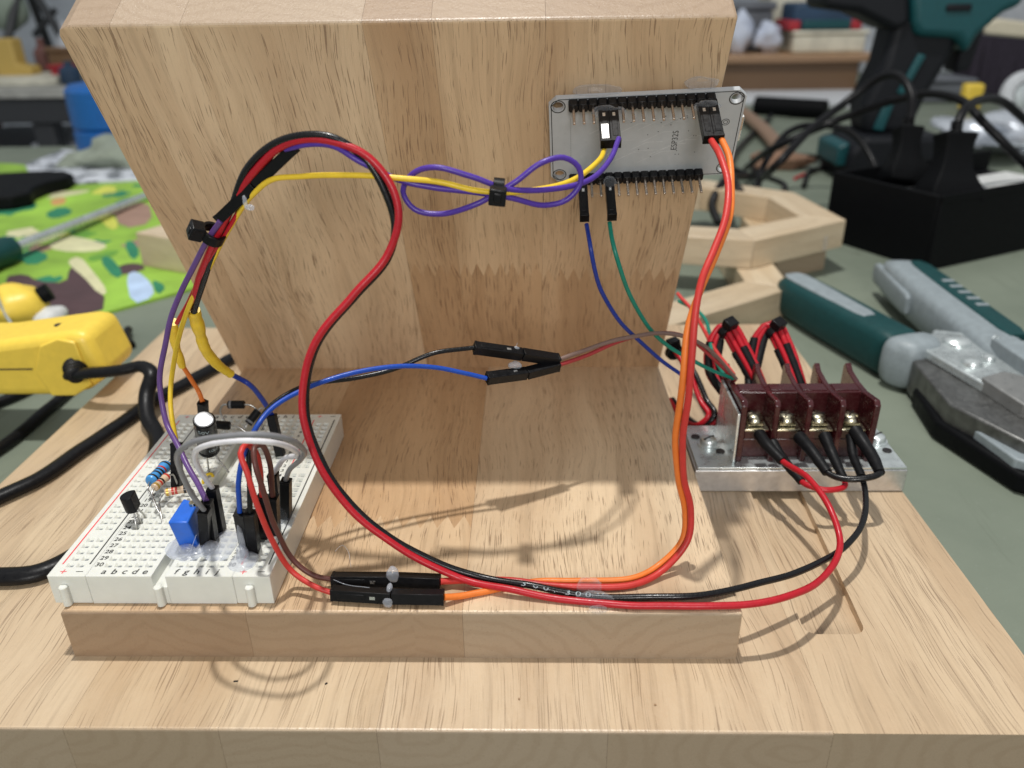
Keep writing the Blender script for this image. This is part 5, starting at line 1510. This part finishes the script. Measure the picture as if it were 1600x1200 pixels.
crate('pale lidded bin on the shelf of the far bench beside the lilac one', 'bin', -930, -830, 1570, 1900, -309, -140, 'far_white', 'storage_bin')
crate('lilac lidded bin under the far bench', 'bin', -800, -735, 1570, 1800, -309, -170, 'far_lilac', 'storage_bin')
crate('rust coloured lidded bin under the far bench', 'bin', -1400, -1200, 1570, 1900, -309, -130, 'far_rust', 'storage_bin')
tag(MB().box(-960, -820, 1520, 1640, -21.8, -6).build('paper_stack', 'far_pale', bevel=2), 'low stack of cream paper on the far bench', 'paper')
M['far_yellow'] = plain('far_yellow', (0.55, 0.38, 0.10), 0.6)
tag(MB().prism([(-960, -21.5), (-890, -21.5), (-888, 10), (-915, 14), (-915, 62), (-960, 62)], 1560, 1600, xz2).build('yellow_bracket', 'far_yellow', bevel=4), 'yellow angled bracket standing on the far bench', 'bracket')
st = tag(empty('tripod', (-900, 1720, -22)), 'dark tripod with a pale green round head on the far bench', 'tripod')
st.location = (0, 0, 0)
for a, b in (((-960, 1740, 180), (-850, 1700, -22)), ((-960, 1740, 180), (-1010, 1640, -22)), ((-960, 1740, 180), (-1000, 1860, -22))):
    MB().tube([a, b], 9, 10).build('leg', 'dark_metal', st)
MB().tube([(-965, 1738, 60), (-905, 1735, 110)], 7, 10).build('brace', 'dark_metal', st)
M['far_mint'] = plain('far_mint', (0.28, 0.34, 0.28), 0.6)
MB().blob((-1010, 1730, 120), (48, 40, 52), 1, 0.05, 20).build('head', 'far_mint', st)
crate('white lidded box on the far bench behind the tripod', 'box', -840, -700, 1800, 1940, -21.5, 80, 'far_white', 'storage_box')
crate('small red lidded box on the far bench', 'box', -850, -812, 1560, 1600, -21.5, 12, 'far_redbox', 'storage_box')
crate('dark lidded box on the far bench beside the white one', 'box', -690, -560, 1700, 1860, -21.5, 90, 'far_navybox', 'storage_box')
crate('brown lidded box on the far bench beside the paper', 'box', -905, -760, 1660, 1780, -21.5, 40, 'wood_brown', 'storage_box')

for lab, x, y, r_, h, m in (('tall white bottle on the far bench between tripod and bracket', -870, 1690, 22, 110, 'far_white'), ('squat dark bottle on the far bench edge', -800, 1540, 20, 42, 'far_navybox'),
                            ('rust coloured bottle on the far bench behind the cream paper', -930, 1690, 18, 78, 'far_rust'), ('lilac bottle on the far bench by the dark box', -735, 1600, 20, 66, 'far_lilac'), ('grey bottle on the far bench above the pale bin', -780, 1650, 24, 86, 'far_grey')):
    tag(MB().lathe([(r_ * 0.95, 0), (r_, 3), (r_, h * 0.65), (r_ * 0.5, h * 0.8), (r_ * 0.4, h * 0.82), (r_ * 0.4, h)], 18, Matrix.Translation((x, y, -21.8))).build('bottle', m), lab, 'bottle', 'bottles on the far bench')
# ------------------------------------------------------------------ right side: second bench with clutter
tag(MB().box(-120, 1900, 1052, 1900, ZT - 40, ZT + 1).build('side_bench_top', 'bench', smooth=False), kind='structure')
cr = tag(empty('wooden_crate', (600, 1330, ZT)), 'low brown wooden crate with pale top board on the second bench', 'crate')
cr.location = (0, 0, 0)
MB().box(300, 668, 1310, 1480, ZT + 1.2, 18).build('front_plank', 'wood_brown', cr, bevel=2)
o = MB().box(290, 700, 1296, 1490, 18.3, 30).build('top_board', 'wood_brown', cr, bevel=2)
o.color = (1.9, 2.0, 2.2, 1)
bx_ = crate('cream box with lid on the wooden crate', 'box', 560, 680, 1330, 1420, 30.5, 66, 'far_pale', 'storage_box')
tc_ = tag(empty('tool_case', (610, 1360, 66)), 'dark tool case with red corners on the cream box', 'case')
tc_.location = (0, 0, 0)
MB().box(556, 664, 1335, 1415, 66.4, 108).build('shell', 'far_navybox', tc_, bevel=5)
for x in (548, 650):
    MB().box(x, x + 20, 1330, 1420, 66.3, 82).build('corner', 'far_redbox', tc_, bevel=3)
MB().box(570, 650, 1326, 1333.5, 68, 82).build('band', 'drill_teal', tc_, bevel=2)
tag(MB().lathe([(20, 0), (28, 4), (28, 32), (20, 36)], 24, Matrix.Translation((405, 1330, 30.5))).build('tape_roll', 'tool_yellow'), 'yellow tape roll lying on the wooden crate', 'tape roll')
M['bag'] = plain('white_plastic_bag', (0.55, 0.60, 0.72), 0.35, bump=0.3)
for i, (x, y, z, a, b, h, lab) in enumerate(((470, 1350, 30, 24, 20, 62, 'tall crumpled white plastic bag on the wooden crate'), (524, 1360, 30, 24, 22, 48, 'squat crumpled white plastic bag beside the tool case'))):
    m = MB().blob((x, y, z + h * 0.5), (a, b, h * 0.52), i + 4, 0.25, 22, flatten=-h * 0.5 + 0.4)
    tag(m.build('plastic_bag', 'bag', angle=80), lab, 'bag')
crate('dark grey box on the crate behind the plastic bags', 'box', 400, 540, 1400, 1475, 30.5, 110, 'far_grey', 'storage_box')
crate('pale sage box standing behind the tool case', 'box', 560, 720, 1500, 1600, ZT + 1.3, 150, 'far_pale', 'storage_box')
M['paper_white'] = plain('white_sheet', (0.62, 0.64, 0.67), 0.6)
tag(flat_poly([(p[0], p[1]) for p in WIRE['papers']], ZT + 1.2, ZT + 9).build('paper_stack', 'paper_white', bevel=1), 'stack of white sheets in front of the wooden crate', 'paper')
ro = [Vector(p) for p in WIRE['roll']]
tag(MB().tube([ro[0], ro[1]], 14, 18).build('black_tube', 'box_black', bevel=1), 'short black tube lying on the bench in front of the sheets', 'tube')
hm = [Vector(p) for p in WIRE['hammer']]
M['handle_brown'] = plain('varnished_handle', (0.26, 0.165, 0.11), 0.5)
tag(MB().tube(smooth_path(hm, 6), 9, 14, flat=0.8).build('hammer_shaft', 'handle_brown'), 'brown wooden tool handle lying on the bench behind the frames', 'handle')
M['rag'] = plain('orange_brown_rag', (0.24, 0.14, 0.09), 0.9)
tag(MB().blob((372, 700, ZT + 7), (26, 18, 10), 8, 0.3, 20, flatten=-6.9).build('rag', 'rag', angle=80), 'small orange brown rag on the bench under the cables', 'rag')
M['foil'] = plain('crumpled_foil', (0.62, 0.66, 0.72), 0.22, 0.5, bump=0.6)
tag(MB().blob((668, 790, ZT + 14), (90, 85, 20), 9, 0.32, 34, flatten=-13.9).build('foil_sheet', 'foil', angle=50), 'crumpled shiny plastic wrapping lying behind the socket box', 'wrapping')
br = tag(empty('hand_brush', (880, 1250, ZT)), 'broad hand brush with cream back and dark bristles on the second bench', 'brush')
br.location = (0, 0, 0)
M['bristle'] = plain('dark_bristles', (0.020, 0.014, 0.026), 0.8, vary=0.5, scale=0.4, bump=0.5)
M['cream'] = plain('cream_wood', (0.66, 0.60, 0.46), 0.5)
b = MB()
rg = random.Random(5)
for i in range(46):
    for j in range(8):
        x, y = 812 + i * 4.6 + rg.uniform(-1, 1), 1225 + j * 7
        t = 62 - 0.10 * (x - 812)
        b.add([(x - 2.6, y - 3, t), (x + 2.6, y - 3, t), (x + 2.6, y + 3, t), (x - 2.6, y + 3, t), (x - 3 + rg.uniform(-4, 4), y - 4, -26 + rg.uniform(-5, 4)), (x + 3 + rg.uniform(-2, 2), y - 4, -26), (x + 2, y + 3, -26), (x - 2, y + 3, -26)],
              [(0, 1, 2, 3), (7, 6, 5, 4), (0, 4, 5, 1), (1, 5, 6, 2), (2, 6, 7, 3), (3, 7, 4, 0)])
tag(b.build('bristles', 'bristle', br, smooth=False), kind='stuff')
MB().prism([(820, 62), (1030, 40), (1030, 60), (840, 84), (815, 80)], 1220, 1282, xz2).build('back', 'cream', br, bevel=4)
rr = tag(MB().lathe([(20, -7), (30, -7), (32, -5), (32, 5), (30, 7), (20, 7), (20, -7)], 32, Matrix.Translation((772, 990, -1.5)) @ Matrix.Rotation(math.radians(80), 4, 'X')).build('white_ring', 'paper_white'), 'white plastic ring standing on the bench before the brush', 'ring')
MB().lathe([(17, -5), (17, 5), (7, 7)], 24, Matrix.Translation((772, 990, -1.5)) @ Matrix.Rotation(math.radians(80), 4, 'X')).build('hub', 'zinc', rr)
tag(MB().box(742, 768, 1085, 1105, ZT + 1.2, 4).build('yellow_block', 'tool_yellow', bevel=4), 'small yellow plastic block standing before the brush', 'block')
crate('slate blue low case on the second bench beside the brush', 'case', 690, 800, 1180, 1260, ZT + 1.3, 2, 'far_grey', 'storage_case')
M['tan_post'] = plain('tan_post', (0.36, 0.22, 0.10), 0.6)
tag(MB().box(1150, 1250, 1600, 1700, ZT + 1.3, 420).build('tan_post', 'tan_post', bevel=4), 'tan wooden post rising behind the brush', 'post')
crate('pale grey tall cabinet on the second bench behind the drill', 'cabinet', 800, 1120, 1650, 1800, ZT + 1.3, 330, 'far_white', 'cabinet')
